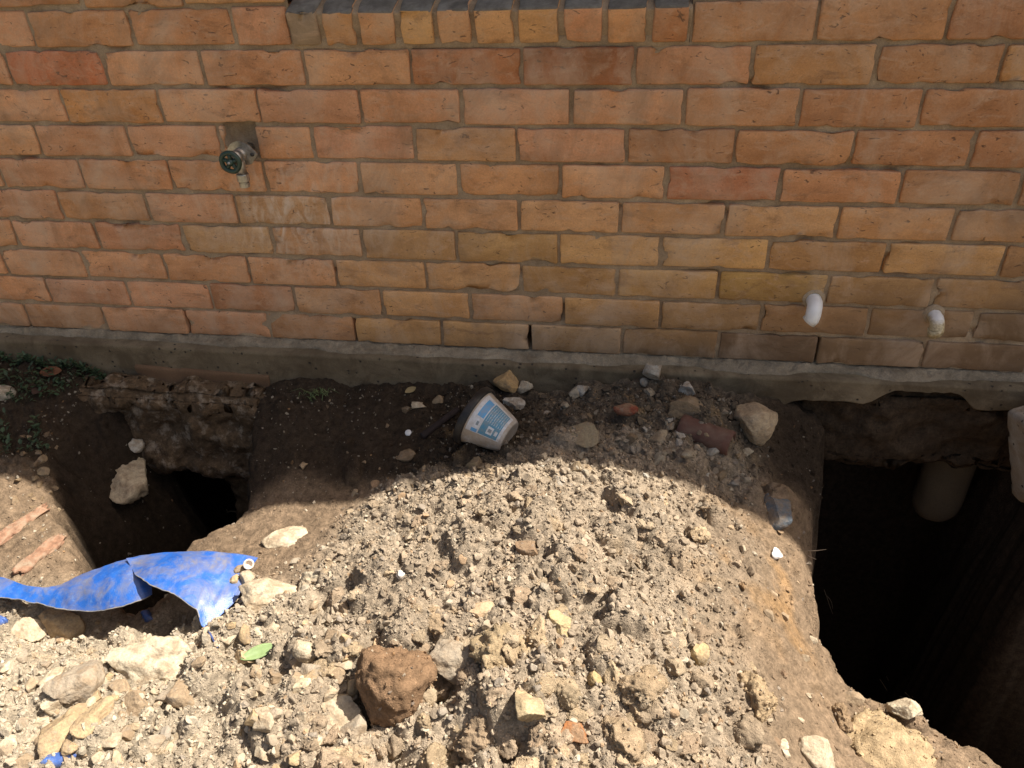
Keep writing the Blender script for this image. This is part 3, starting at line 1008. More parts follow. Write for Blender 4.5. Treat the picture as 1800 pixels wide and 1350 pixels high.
def crumb_mesh(name, sub, n, rmin, rmax, power, dens, seed, mat, sink=0.3, planes=7, variants=16, pts=None, ptcol=None):
    r = np.random.RandomState(seed)
    if pts is None:
        xy = scatter(n, dens, seed)
    else:
        n = len(pts); xy = pts[:, :2]
    rad = rmin + (rmax - rmin) * r.uniform(size=n) ** power
    z = ground_z(xy[:, 0], xy[:, 1]) if pts is None else pts[:, 2] - rad * .3
    base = [rock_verts(sub, seed * 7 + i, planes, (.32, .75), .14, 1.5, 0) for i in range(variants)]
    if sub == 1:
        base = [(v * r.uniform(.55, 1.35, (len(v), 1)), f) for v, f in base]
    nv = len(base[0][0]); f0 = base[0][1]
    B = np.stack([b[0] for b in base])[r.randint(0, variants, n)]
    B = B * np.stack([r.uniform(.75, 1.25, n), r.uniform(.7, 1.1, n), r.uniform(.55, .95, n)], 1)[:, None, :]
    # random rotations
    q = r.normal(size=(n, 4)); q /= np.linalg.norm(q, axis=1)[:, None]
    w, x, y, zq = q.T
    R = np.stack([1 - 2 * (y * y + zq * zq), 2 * (x * y - zq * w), 2 * (x * zq + y * w),
                  2 * (x * y + zq * w), 1 - 2 * (x * x + zq * zq), 2 * (y * zq - x * w),
                  2 * (x * zq - y * w), 2 * (y * zq + x * w), 1 - 2 * (x * x + y * y)], 1).reshape(n, 3, 3)
    V = np.einsum('nij,nvj->nvi', R, B) * rad[:, None, None]
    V += np.stack([xy[:, 0], xy[:, 1], z + rad * (0.62 - sink)], 1)[:, None, :]
    F = (f0[None] + (np.arange(n) * nv)[:, None, None]).reshape(-1, 3)
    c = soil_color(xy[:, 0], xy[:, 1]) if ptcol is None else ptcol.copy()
    k = r.uniform(size=n)
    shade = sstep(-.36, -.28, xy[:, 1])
    lime = np.array([.42, .36, .265]); rust = np.array([.32, .185, .085]); grey = np.array([.235, .20, .16])
    left = sstep(.15, -.3, xy[:, 0])
    c = np.where((k < .07 + .25 * left)[:, None], c * .35 + lime * .65, c)
    c = np.where(((k > .90) & (k < .93))[:, None], c * .5 + rust * .5, c)
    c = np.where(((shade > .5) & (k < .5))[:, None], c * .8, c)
    c = np.where((k > .94)[:, None], c * .4 + grey * .6, c)
    c *= r.uniform(.8, 1.18, n)[:, None]
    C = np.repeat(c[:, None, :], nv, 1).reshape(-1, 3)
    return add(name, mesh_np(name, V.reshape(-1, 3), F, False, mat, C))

# ------------------------------------------------------------------ stones and clods
CLOD_PTS, CLOD_COL = [], []
LAND, STREWN = [], []
def coat(v, col, n, r_):
    k = r_.randint(0, len(v), n)
    CLOD_PTS.append(v[k]); CLOD_COL.append(np.tile(np.array(col), (n, 1)))

def rock_obj(name, px, py, w, h, col, label, cat, seed, flat=.55, planes=13, cut=(.38, .78), rough=.095, bumps=0.035, mat=None, sub=5, rz=None, tiltx=0.0, tilty=0.0, lift=.12, group=None, aspect=None):
    P = hit(px, py + .18 * h)
    t = np.linalg.norm(P - CAM_O)
    k = t / FPX
    rx = w * k / 2
    ry = (h * k / 2) * 1.05 if aspect is None else rx * aspect
    rzz = max(min(rx, ry) * flat * 1.25, .004)
    v, f = rock_verts(sub, seed, planes, cut, rough, 1.7, bumps)
    ext = (v.max(0) - v.min(0)) / 2
    v = v / ext * np.array([rx, ry, rzz])
    me = mesh_np(name, v, f, True, mat or M_STONE)
    o = add(name, me, None, (P[0], P[1], P[2] + rzz * lift), (tiltx, tilty, rz if rz is not None else 0.0))
    o.color = (*col, 1)
    LAND.append((px, py, label))
    if mat is M_CLOD:
        ca, sa = math.cos(o.rotation_euler.z), math.sin(o.rotation_euler.z)
        coat(v + np.array(o.location), col, int(9e4 * rx * ry) + 20, np.random.RandomState(seed))
    return tag(o, label, cat, group)

CREAM = srgb(190, 174, 146); PALE = srgb(178, 162, 136); OCH = srgb(172, 148, 112); GREY = srgb(152, 138, 118); BRN = srgb(128, 104, 80)
TAN = srgb(148, 128, 102); WHITE = srgb(186, 172, 146); DK = srgb(110, 86, 62)
rock_obj("stone", 503, 935, 84, 46, CREAM, "pale flat slab of stone lying alone on brown soil beside the left pit", "stone", 101, .45, 12, rz=.35, tilty=-.12)
rock_obj("stone", 472, 1045, 112, 62, CREAM, "long pale flat stone weighing down the right corner of the blue tarp", "stone", 102, .42, 9, rz=.30, lift=.5)
rock_obj("stone", 551, 1016, 60, 54, WHITE, "knobbly whitish stone just right of the long flat stone at the tarp corner", "stone", 103, .8, 9, rough=.16)
rock_obj("stone", 278, 1158, 122, 92, WHITE, "largest jagged cream rock, below the blue tarp", "stone", 104, .7, 11, (.5, .8), .18, bumps=.08)
rock_obj("stone", 322, 1213, 54, 50, TAN, "brownish rounded cobble touching the lower right of the jagged cream rock", "stone", 105, .8, 6)
rock_obj("stone", 108, 1096, 70, 40, OCH, "blocky ochre stone right under the lower edge of the blue tarp", "stone", 106, .8, 10, rz=-.1)
rock_obj("stone", 52, 1108, 50, 40, PALE, "pale angular stone at the far left, below the blue tarp", "stone", 107, .8, 10)
rock_obj("stone", 112, 1280, 64, 88, OCH, "long upright ochre stone in the rubble at lower left", "stone", 108, .6, 8, rz=-.5)
rock_obj("stone", 167, 1255, 44, 66, OCH, "narrow ochre stone right beside the long upright ochre stone", "stone", 109, .7, 8, rz=-.4)
rock_obj("stone", 130, 1192, 58, 74, GREY, "grey-tan slanting stone left of the jagged cream rock", "stone", 110, .7, 9, rz=-.5)
rock_obj("stone", 93, 1185, 34, 46, CREAM, "small cream wedge stone left of the grey-tan slanting stone", "stone", 111, .7, 8)
rock_obj("stone", 245, 1235, 46, 42, TAN, "tan stone below the jagged cream rock", "stone", 112, .7, 8)
rock_obj("stone", 540, 1136, 44, 36, CREAM, "rounded cream pebble to the right of the green leaf", "stone", 113, .8, 5)
rock_obj("stone", 600, 1238, 76, 62, PALE, "wide pale stone left of the dark hollow beside the biggest clod", "stone", 114, .6, 8)
rock_obj("stone", 790, 1157, 76, 60, GREY, "grey-white angular rock right of the biggest clod", "stone", 115, .9, 11, rough=.13, bumps=.06)
rock_obj("stone", 838, 1068, 66, 34, srgb(176, 150, 118), "orange-tinged pale stone on the upper middle of the mound", "stone", 116, .6, 9, rz=.2)
rock_obj("stone", 982, 1092, 46, 40, srgb(180, 160, 118), "yellowish stone embedded in the mound right of centre", "stone", 117, .8, 10)
rock_obj("stone", 932, 1232, 52, 66, srgb(176, 156, 120), "pale yellow block standing in the middle of the lower mound", "stone", 118, .9, 12)
rock_obj("stone", 1008, 1284, 50, 38, srgb(150, 98, 58), "bright rusty-orange stone near the bottom of the mound", "stone", 119, .8, 9)
rock_obj("stone", 930, 957, 44, 32, BRN, "brown angular stone on the upper mound below the shade line", "stone", 120, .8, 8)
rock_obj("stone", 1226, 1140, 36, 46, srgb(178, 156, 114), "small yellow stone at the right edge of the loose mound", "stone", 121, .8, 9)
rock_obj("stone", 1577, 1262, 46, 34, WHITE, "white chip on the pale earthy lump near the right pit", "stone", 122, .7, 9, lift=1.6)
rock_obj("stone", 1424, 1320, 76, 60, PALE, "smooth pale stone at the bottom edge, left of the earthy lump", "stone", 123, .7, 8, rz=-.4)
rock_obj("stone", 1052, 1190, 32, 28, srgb(164, 140, 98), "small mustard-yellow pebble on the lower right of the mound", "stone", 124, .8, 6)
rock_obj("stone", 702, 1008, 17, 15, srgb(238, 232, 220), "tiny bright white chip on the left of the mound", "stone", 125, .9, 8, sub=4)
rock_obj("stone", 1362, 972, 20, 20, srgb(232, 228, 222), "small white chip on the smooth brown right flank", "stone", 126, .8, 8, sub=4)
rock_obj("stone", 1498, 1226, 36, 20, TAN, "small tan pebble at the rim of the right pit", "stone", 127, .8, 5, sub=4)
# shaded strip by the wall
rock_obj("stone", 1321, 731, 68, 72, srgb(176, 156, 126), "large angular grey-tan rock in the shade near the right pit", "stone", 131, .95, 12, (.5, .8), .07, rz=.3)
rock_obj("stone", 1020, 760, 56, 40, srgb(140, 126, 100), "flat grey stone in the shade in front of the footing", "stone", 132, .7, 10)
rock_obj("stone", 1158, 765, 34, 32, srgb(150, 136, 112), "small grey stone left of the clay pipe end", "stone", 133, .8, 9, sub=4)
rock_obj("stone", 1366, 890, 62, 60, srgb(98, 104, 108), "dark slate-grey flat stone at the shade line by the right pit", "stone", 134, .30, 9, (.45, .75), .04, rz=-.7, tiltx=.5, lift=.6)
rock_obj("stone", 208, 815, 84, 92, srgb(190, 172, 142), "large pale rock on the shaded left bank above the left pit", "stone", 135, .65, 12, (.4, .8), .13, rz=.5, lift=-.25)
rock_obj("stone", 886, 676, 46, 40, srgb(178, 146, 100), "ochre rock behind the pot against the footing", "stone", 136, .9, 10, lift=.6)
rock_obj("stone", 922, 680, 30, 56, srgb(186, 172, 148), "upright curved pale stone behind the pot", "stone", 137, 1.3, 8, aspect=.6, lift=.7)
rock_obj("stone", 904, 712, 42, 26, srgb(196, 188, 172), "whitish flat chip resting beside the pot's label side", "stone", 138, .6, 8, lift=.8)
rock_obj("stone", 1148, 660, 32, 34, srgb(172, 166, 152), "topmost whitish lump of the rubble against the footing", "stone", 139, 1.0, 9, lift=.5)
rock_obj("stone", 1207, 682, 34, 30, srgb(184, 178, 164), "pale chip in the rubble below the whitish lump", "stone", 140, .8, 9)
rock_obj("stone", 1200, 716, 66, 44, srgb(122, 104, 80), "dull brown stone in the rubble above the clay pipe", "stone", 141, .8, 10)
rock_obj("stone", 1025, 682, 28, 24, srgb(176, 170, 156), "small pale stone at the footing right of the pot", "stone", 142, .8, 9, sub=4)
rock_obj("stone", 240, 778, 26, 24, srgb(196, 186, 166), "small pale pebble beside the large rock on the left bank", "stone", 143, .8, 8, sub=4)
rock_obj("stone", 735, 709, 30, 18, srgb(190, 176, 150), "small pale triangular chip in dark soil left of the pot", "stone", 144, .6, 8, sub=4)
rock_obj("stone", 770, 703, 20, 18, srgb(150, 130, 100), "small brown pebble just left of the pot's rim", "stone", 145, .8, 7, sub=4)
rock_obj("stone", 714, 796, 38, 24, srgb(116, 96, 72), "dull brown stone in the shade below the pot", "stone", 146, .7, 7, sub=4)
rock_obj("stone", 660, 850, 18, 22, srgb(150, 122, 92), "small upright pebble at the shade line left of the mound", "stone", 147, .9, 5, sub=4)
rock_obj("stone", 836, 812, 28, 24, srgb(120, 108, 84), "olive-grey pebble under the pot", "stone", 148, .9, 5, sub=4)
rock_obj("stone", 8, 690, 26, 24, srgb(190, 180, 160), "pale stone among the weeds at the left edge", "stone", 149, .8, 8, sub=4)
rock_obj("stone", 1297, 838, 26, 40, srgb(128, 124, 116), "thin grey sliver leaning below the clay pipe", "stone", 150, .4, 9, rz=-.6, sub=4)
rock_obj("brick_fragment", 1100, 716, 44, 24, srgb(120, 62, 44), "small dark red brick fragment in the shaded rubble", "brick fragment", 151, .7, 9, (.6, .8), .05)
# clods
rock_obj("soil_clod", 702, 1188, 128, 112, srgb(122, 97, 73), "biggest brown clod with rusty underside in the lower mound", "clod", 161, 1.0, 10, (.42, .85), .16, .16, M_CLOD, lift=.35)
rock_obj("soil_clod", 895, 1128, 130, 112, srgb(156, 136, 106), "big yellowish crumbly clod in the middle of the mound", "clod", 162, .8, 8, (.42, .88), .28, .28, M_CLOD, lift=-.25)
rock_obj("soil_clod", 990, 1216, 58, 54, srgb(150, 132, 106), "round clod beside the pale yellow block", "clod", 163, .95, 5, (.5, .9), .2, .2, M_CLOD)
rock_obj("soil_clod", 1325, 1212, 78, 80, srgb(156, 134, 104), "round pale clod on the right flank of the mound", "clod", 164, .85, 6, (.45, .9), .24, .24, M_CLOD, lift=-.1)
rock_obj("soil_clod", 1552, 1300, 150, 130, srgb(160, 138, 106), "wide pale earthy lump at the bottom right near the pit", "clod", 165, .40, 9, (.45, .9), .24, .24, M_CLOD, lift=-.1)
rock_obj("soil_clod", 1476, 1258, 50, 56, srgb(136, 114, 88), "brown clod just left of the wide earthy lump", "clod", 166, .9, 6, (.45, .9), .24, .24, M_CLOD, lift=-.1)
rock_obj("soil_clod", 770, 1080, 90, 56, srgb(146, 126, 100), "flat crumbly clod left of the orange-tinged stone", "clod", 167, .6, 6, (.45, .9), .26, .26, M_CLOD, lift=-.25)
rock_obj("soil_clod", 1130, 1190, 84, 74, srgb(146, 126, 100), "crumbly clod right of the mustard-yellow pebble", "clod", 168, .7, 6, (.45, .9), .26, .26, M_CLOD, lift=-.25)
rock_obj("soil_clod", 1085, 1285, 90, 80, srgb(148, 128, 102), "crumbly clod right of the rusty-orange stone", "clod", 169, .7, 6, (.45, .9), .26, .26, M_CLOD, lift=-.25)
rock_obj("soil_clod", 850, 1270, 100, 84, srgb(142, 122, 98), "crumbly clod left of the pale yellow block", "clod", 170, .7, 6, (.45, .9), .26, .26, M_CLOD, lift=-.25)

# countable clods and stones of the heap, built as copies of a few shapes
def clod_shapes(name, n, seed, mat, planes, rough, bumps, cut=(.6, .92)):
    out = []
    for i in range(n):
        v, f = rock_verts(4, seed + i, planes, cut, rough, 1.6, bumps)
        v = v / ((v.max(0) - v.min(0)) / 2)
        out.append(mesh_np(name, v, f, True, mat))
    return out
SH_CLOD = clod_shapes("soil_clod", 14, 300, M_CLOD, 8, .22, .22, (.45, .9))
SH_STONE = clod_shapes("stone", 14, 400, M_STONE, 13, .07, 0.0, (.36, .78))
def strew(name, shapes, n, region, rmin, rmax, palette, label, cat, group, seed, dens=None, power=1.8):
    r = np.random.RandomState(seed)
    c = 0; tries = 0
    while c < n and tries < n * 40:
        tries += 1
        px = r.uniform(region[0], region[2]); py = r.uniform(region[1], region[3])
        P = hit(px, py, .006)
        if in_hole(P[:1], P[1:2])[0] or P[1] > -.06: continue
        if dens is not None and r.uniform() > dens(P[:1], P[1:2])[0]: continue
        rad = rmin + (rmax - rmin) * r.uniform() ** power
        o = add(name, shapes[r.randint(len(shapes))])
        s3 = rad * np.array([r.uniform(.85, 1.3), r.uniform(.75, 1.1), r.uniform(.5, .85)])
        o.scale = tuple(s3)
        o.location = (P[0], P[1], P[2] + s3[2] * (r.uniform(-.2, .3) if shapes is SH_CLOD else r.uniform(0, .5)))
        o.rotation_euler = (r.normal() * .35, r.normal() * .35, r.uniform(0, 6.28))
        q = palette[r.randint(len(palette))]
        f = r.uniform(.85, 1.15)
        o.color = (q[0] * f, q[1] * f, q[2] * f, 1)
        if shapes is SH_CLOD:
            mw = np.array(Matrix.LocRotScale(o.location, o.rotation_euler, o.scale))
            vv_ = np.array([x_.co[:] for x_ in o.data.vertices])
            coat(vv_ @ mw[:3, :3].T + mw[:3, 3], np.array(q) * f, int(9e4 * s3[0] * s3[1]) + 4, r)
        tag(o, label, cat, group)
        STREWN.append((px, py, o, name, rad))
        c += 1
SOILP = [srgb(148, 130, 107), srgb(156, 138, 113), srgb(138, 119, 97), srgb(151, 132, 109), srgb(158, 138, 110)]
STONEP = [PALE, CREAM, GREY, TAN, OCH, srgb(178, 160, 130)]
strew("soil_clod", SH_CLOD, 150, (520, 840, 1330, 1350), .008, .024, SOILP, "crumbly fist-sized or smaller tan clod in the sunlit mound", "clod", "loose clods of the sunlit mound", 21, lambda x, y: rubble_mask(x, y) + .02)
strew("soil_clod", SH_CLOD, 46, (540, 1110, 1340, 1350), .015, .030, SOILP, "crumbly fist-sized or smaller tan clod in the sunlit mound", "clod", "loose clods of the sunlit mound", 31, lambda x, y: rubble_mask(x, y) + .02, 1.5)
strew("stone", SH_STONE, 145, (0, 1070, 620, 1350), .007, .022, STONEP, "small pale stone in the sunlit rubble at lower left", "stone", "pale stones of the lower left rubble", 22)
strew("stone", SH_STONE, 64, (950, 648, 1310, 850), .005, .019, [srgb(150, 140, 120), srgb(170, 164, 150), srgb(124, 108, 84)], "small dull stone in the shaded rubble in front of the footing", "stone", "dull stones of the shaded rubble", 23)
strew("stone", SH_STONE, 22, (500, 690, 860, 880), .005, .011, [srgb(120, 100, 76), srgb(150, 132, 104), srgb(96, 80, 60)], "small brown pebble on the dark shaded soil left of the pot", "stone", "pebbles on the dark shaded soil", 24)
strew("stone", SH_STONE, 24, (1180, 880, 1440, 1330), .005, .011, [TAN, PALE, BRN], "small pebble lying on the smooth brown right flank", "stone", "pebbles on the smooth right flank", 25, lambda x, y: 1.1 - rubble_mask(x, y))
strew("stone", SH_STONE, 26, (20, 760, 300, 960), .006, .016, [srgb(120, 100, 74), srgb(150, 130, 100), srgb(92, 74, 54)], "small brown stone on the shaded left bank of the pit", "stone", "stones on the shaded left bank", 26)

# say which one each strewn piece is: by its size and the landmark it lies next to
LMK = [(503, 935, "lone pale slab by the left pit"), (472, 1045, "long flat stone on the tarp corner"), (551, 1016, "knobbly whitish stone by the tarp"),
       (278, 1158, "largest jagged cream rock"), (322, 1213, "cobble under the cream rock"), (108, 1096, "blocky stone under the tarp"),
       (112, 1280, "long upright ochre stone"), (540, 1136, "cream pebble by the leaf"), (600, 1238, "wide pale stone by the hollow"), (457, 1147, "green leaf"),
       (100, 1338, "blue scrap at bottom left"), (702, 1188, "biggest brown clod"), (790, 1157, "grey-white angular rock"), (895, 1128, "big yellowish clod"),
       (838, 1068, "orange-tinged stone"), (982, 1092, "yellowish embedded stone"), (932, 1232, "pale yellow block"), (1008, 1284, "rusty-orange stone"),
       (930, 957, "brown stone on the upper mound"), (1226, 1140, "yellow stone at the mound's edge"), (1052, 1190, "mustard-yellow pebble"), (702, 1008, "tiny white chip on the mound"),
       (1325, 1212, "round pale clod"), (1552, 1300, "wide earthy lump"), (1424, 1320, "smooth pale stone at the bottom"), (1362, 972, "white chip on the right flank"),
       (1366, 890, "dark slate stone"), (1321, 731, "large angular shaded rock"), (1020, 760, "flat grey shaded stone"), (1240, 775, "clay pipe"), (1148, 660, "whitish lump at the footing"),
       (865, 735, "pot"), (718, 762, "white disc"), (660, 850, "upright pebble at the shade line"), (985, 822, "dry stalk on the crest"), (208, 815, "large rock on the left bank"),
       (60, 985, "split wood"), (240, 778, "small pale pebble on the left bank"), (130, 900, "lit edge of the left bank"), (250, 920, "dark slope of the left pit"), (60, 760, "lower edge of the weeds"), (30, 1200, "left edge of the rubble"), (230, 1300, "rubble at the bottom left"), (565, 692, "grass tuft"), (1090, 1000, "centre of the mound"), (380, 1330, "bottom edge left of centre")]
ORD = ["nearest", "second nearest", "third nearest", "fourth nearest", "fifth nearest", "sixth nearest", "seventh nearest", "eighth nearest"]
LMK += [(850, 1270, "clod by the yellow block"), (1130, 1190, "clod by the mustard pebble"), (1085, 1285, "clod by the rusty stone"), (640, 960, "smooth soil at the mound's left"), (800, 900, "dark notch on the upper mound"), (1200, 1300, "bottom edge right of centre"), (700, 1320, "dark hollow at the bottom")]
SIDE = ["right of", "below", "left of", "above"]
def sector(dx, dy): return int(((math.degrees(math.atan2(dy, dx)) + 45) % 360) // 90)
used_labels = set()
for (px, py, o, nm, rad) in STREWN:
    noun = "clod" if nm == "soil_clod" else "stone"
    size = "small" if rad < .011 else ("medium" if rad < .018 else "larger")
    for (lx, ly, ln_) in sorted(LMK, key=lambda q: (q[0] - px) ** 2 + (q[1] - py) ** 2):
        sc = sector(px - lx, py - ly)
        dd = math.hypot(px - lx, py - ly)
        rank = sum(1 for q in STREWN if q[3] == nm and sector(q[0] - lx, q[1] - ly) == sc and math.hypot(q[0] - lx, q[1] - ly) < dd)
        if rank < len(ORD):
            lab = "%s %s %s, %s one %s the %s" % (size, "tan soil" if noun == "clod" else "loose", noun, ORD[rank], SIDE[sc], ln_)
            if lab not in used_labels:
                used_labels.add(lab); o["label"] = lab
                break

def d_hole(x, y):
    a_, b_ = holes(x, y)
    return np.where(a_ < -.005, 0, np.where(b_ < -.005, np.where(x < -.58, .10, .0), 1.0)), np.where((b_ < .08) & (x < -.7), .10, .0) + np.where((a_ < .09) & (x < 1.3), .10, .0)
def d_rub(x, y):
    h_, e_ = d_hole(x, y)
    return np.clip(rubble_mask(x, y) ** 1.2 + 0.045 + .07 * sstep(-.42, -.34, y) + .12 * sstep(-.14, -.08, y) + e_, 0, 1) * np.where(h_ == 1.0, 1, h_ * 3)
def d_mid(x, y):
    h_, e_ = d_hole(x, y)
    return np.clip(rubble_mask(x, y) ** 1.3 + 0.02 + e_ * .5, 0, 1) * np.where(h_ == 1.0, 1, h_ * 2)
cr1 = crumb_mesh("soil_crumbs", 1, 68000, .0013, .0056, 2.6, d_rub, 3, M_CRUMB, .34)
tag(cr1, "fine loose soil crumbs covering the mound and rubble", "soil", kind="stuff")
cr2 = crumb_mesh("soil_lumps", 2, 6300, .0042, .0125, 3.0, d_mid, 4, M_CRUMB, .36)
tag(cr2, "loose lumps of soil and gravel over the mound", "soil", kind="stuff")
cr3 = crumb_mesh("clod_crumbs", 1, 0, .0014, .0048, 1.8, None, 5, M_CRUMB, .3, pts=np.concatenate(CLOD_PTS), ptcol=np.concatenate(CLOD_COL))
tag(cr3, "fine crumbs stuck to the clods of the mound", "soil", kind="stuff")

# ------------------------------------------------------------------ garden tap
M_BRASS = mat_plain("dull_chrome", (.46, .43, .38), .38, .5, .85, .3, 90, ((.16, .13, .10), .7))
M_GREEN = mat_plain("green_wheel", (.022, .045, .03), .35, .5, 0, .2, 60)
M_DARK = mat_plain("dark_screw", (.06, .055, .05), .6, .3, .3, .1, 60)
tap = empty("garden_tap", (-.419, 0, .52))
tag(tap, "dull metal garden tap with dark green wheel handle on the brick wall", "tap")
def tpart(name, V, F, mat, smooth=True, parent=tap):
    loc = np.array(tap.location)
    return add(name, mesh_np(name, np.asarray(V) - loc, F, smooth, mat), parent)
TC = np.array([-.409, 0, .521])
# flange plate with two lugs: elongated hexagon
hexa = [(q_[0] * 1.12, q_[1] * 1.2) for q_ in [(-.036, 0), (-.018, .020), (.0, .026), (.020, .019), (.037, 0), (.018, -.021), (-.018, -.021)]]
bm = bmesh.new()
vs = [bm.verts.new((TC[0] + a, -.020, TC[2] + b)) for a, b in hexa]
fc = bm.faces.new(vs)
ext = bmesh.ops.extrude_face_region(bm, geom=[fc])
for g in ext['geom']:
    if isinstance(g, bmesh.types.BMVert): g.co.y = -.029
bmesh.ops.recalc_face_normals(bm, faces=bm.faces)
bmesh.ops.bevel(bm, geom=list(bm.edges), offset=.0022, segments=2, affect='EDGES')
bm.transform(Matrix.Translation(-Vector(tap.location)))
me = bpy.data.meshes.new("flange"); bm.to_mesh(me); bm.free(); me.materials.append(M_BRASS)
flange = add("flange", me, tap)
for sx_ in (-.029, .030):
    V, F = lathe_np([(0.0001, .0035), (.0040, .0035), (.0048, .001), (.0048, 0)], 16, (TC[0] + sx_, -.0285, TC[2]), (0, -1, 0), (1, 0, 0))
    add("screw", mesh_np("screw", V - np.array(tap.location), F, True, M_DARK), flange)
V, F = lathe_np([(.0001, -.055), (.0125, -.055), (.0125, .028), (.0155, .028), (.0155, .034), (.0125, .036), (.0120, .048), (.0165, .050), (.0165, .060), (.011, .063), (.0075, .065), (.0065, .074), (.0001, .0745)], 28, (TC[0], 0, TC[2]), (0, -1, 0), (1, 0, 0))
tpart("valve_body", V, F, M_BRASS)
sp = [(TC[0], -.040, TC[2] - .004), (TC[0] + .0015, -.043, TC[2] - .016), (TC[0] + .002, -.044, TC[2] - .030), (TC[0] + .002, -.044, TC[2] - .042)]
V, F = tube_np(sp, [.0125, .0125, .0115, .0115], 24)
spout = tpart("spout", V, F, M_BRASS)
so = (TC[0] + .002, -.044, TC[2] - .041)
V, F = lathe_np([(.0001, 0), (.0140, 0), (.0145, .002), (.0145, .0165), (.0135, .018), (.0105, .0185), (.0105, .021), (.0122, .0215), (.0122, .031), (.0085, .033), (.0065, .026)], 12, so, (0, 0, -1), (1, 0, 0))
add("hose_fitting", mesh_np("hose_fitting", V - np.array(tap.location), F, False, M_BRASS), spout)
WH = np.array([TC[0] - .002, -.078, TC[2] - .003])
a_ = np.arange(40) / 40 * 2 * math.pi
ringp = np.stack([WH[0] + .0215 * np.cos(a_) * (1 + .018 * np.cos(5 * a_)), np.full(40, WH[1]), WH[2] + .0215 * np.sin(a_) * (1 + .018 * np.cos(5 * a_))], 1)
RV, RF = [], []
n = 10
for i in range(40):
    c = ringp[i]; e = (c - WH); e /= np.linalg.norm(e)
    for j in range(n):
        t = j / n * 2 * math.pi
        RV.append(c + .0056 * (math.cos(t) * e + math.sin(t) * np.array([0, 1, 0])))
for i in range(40):
    for j in range(n):
        RF.append((i * n + j, ((i + 1) % 40) * n + j, ((i + 1) % 40) * n + (j + 1) % n, i * n + (j + 1) % n))
wheel = tpart("wheel_handle", np.array(RV), np.array(RF), M_GREEN)
for k in range(5):
    t = k / 5 * 2 * math.pi + .3
    V, F = tube_np([WH + np.array([0, .001, 0]), WH + .021 * np.array([math.cos(t), 0.03, math.sin(t)])], [.0052, .0046], 10)
    add("spoke", mesh_np("spoke", V - np.array(tap.location), F, True, M_GREEN), wheel)
V, F = lathe_np([(.0001, .009), (.004, .009), (.0085, .005), (.0095, -.004), (.0001, -.004)], 20, WH, (0, -1, 0), (1, 0, 0))
hub = add("hub", mesh_np("hub", V - np.array(tap.location), F, True, M_GREEN), wheel)
V, F = lathe_np([(.0001, .0115), (.0028, .0112), (.0036, .0085)], 14, WH, (0, -1, 0), (1, 0, 0))
tpart("spindle_screw", V, F, M_BRASS)

# ------------------------------------------------------------------ white overflow pipes
def mat_pvc(name, stain):
    m, nd, lk, b = new_mat(name, .38, .5)
    pos = nd.new("ShaderNodeNewGeometry").outputs["Position"]
    n1 = noise_node(nd, lk, pos, 60, 5, .6)
    c = ramp(nd, lk, n1, [(.3, (.74, .72, .68)), (.7, (.82, .81, .78))])
    if stain is not None:
        sz = nd.new("ShaderNodeSeparateXYZ"); lk.new(pos, sz.inputs[0])
        mr = nd.new("ShaderNodeMapRange")
        lk.new(math_node(nd, lk, 'ADD', sz.outputs["Z"], math_node(nd, lk, 'MULTIPLY', noise_node(nd, lk, pos, 120, 4), .012)), mr.inputs["Value"])
        mr.inputs["From Min"].default_value = stain - .002; mr.inputs["From Max"].default_value = stain + .008
        mr.inputs["To Min"].default_value = .9; mr.inputs["To Max"].default_value = 0.0
        c = mix(nd, lk, mr.outputs[0], c, ramp(nd, lk, noise_node(nd, lk, pos, 170, 4, .7), [(.35, (.25, .16, .05)), (.65, (.62, .50, .26))]))
    lk.new(c, b.inputs["Base Color"])
    return m
def elbow(px, py0, py1, rad, label, stain, lean):
    top = at_y(px, py0, -.035)
    x, z0 = top[0], top[2] - rad
    endp = at_y(px, py1, -.058)
    zend = endp[2]
    path = [(x, .06, z0), (x, -.018, z0)]
    rb = .027
    for k in range(1, 9):
        t = k / 8 * math.pi / 2
        path.append((x + lean * t * .004, -.018 - rb * math.sin(t), z0 - rb * (1 - math.cos(t))))
    last = path[-1]
    path.append((last[0] + lean * .006, last[1], zend))
    r = [rad] * len(path)
    m = mat_pvc("white_pvc", zend + .020 if stain else None)
    o = empty("overflow_pipe", (x, 0, z0))
    tag(o, label, "pipe")
    P0 = np.array([x, 0, z0])
    V, F = tube_np(path, r, 24, cap=False)
    # inner wall so the end reads as a pipe
    V2, F2 = tube_np(path, [q * .86 for q in r], 24, cap=False)
    nV = len(V)
    e0 = nV - 24; e1 = nV + len(V2) - 24
    rim = np.array([(e0 + j, e0 + (j + 1) % 24, e1 + (j + 1) % 24, e1 + j) for j in range(24)])
    add("elbow", mesh_np("elbow", np.vstack([V, V2]) - P0, [F[0], F2[0][:, ::-1] + nV, rim], True, m), o)
    V, F = lathe_np([(rad * 1.02, .004), (rad * 1.35, .003), (rad * 1.6, -.006)], 24, (x, 0, z0), (0, -1, 0), (1, 0, 0))
    V += 0.002 * fbm(V * 120, 2, 5)[:, None]
    add("mortar_collar", mesh_np("mortar_collar", V - P0, F, True, M_MORTAR), o)
elbow(1437, 527, 571, .0175, "longer clean white plastic pipe elbow poking from the low brick wall", False, -1)
elbow(1653, 556, 583, .0160, "shorter white plastic pipe elbow with a yellow-stained end near the right edge", True, -.6)

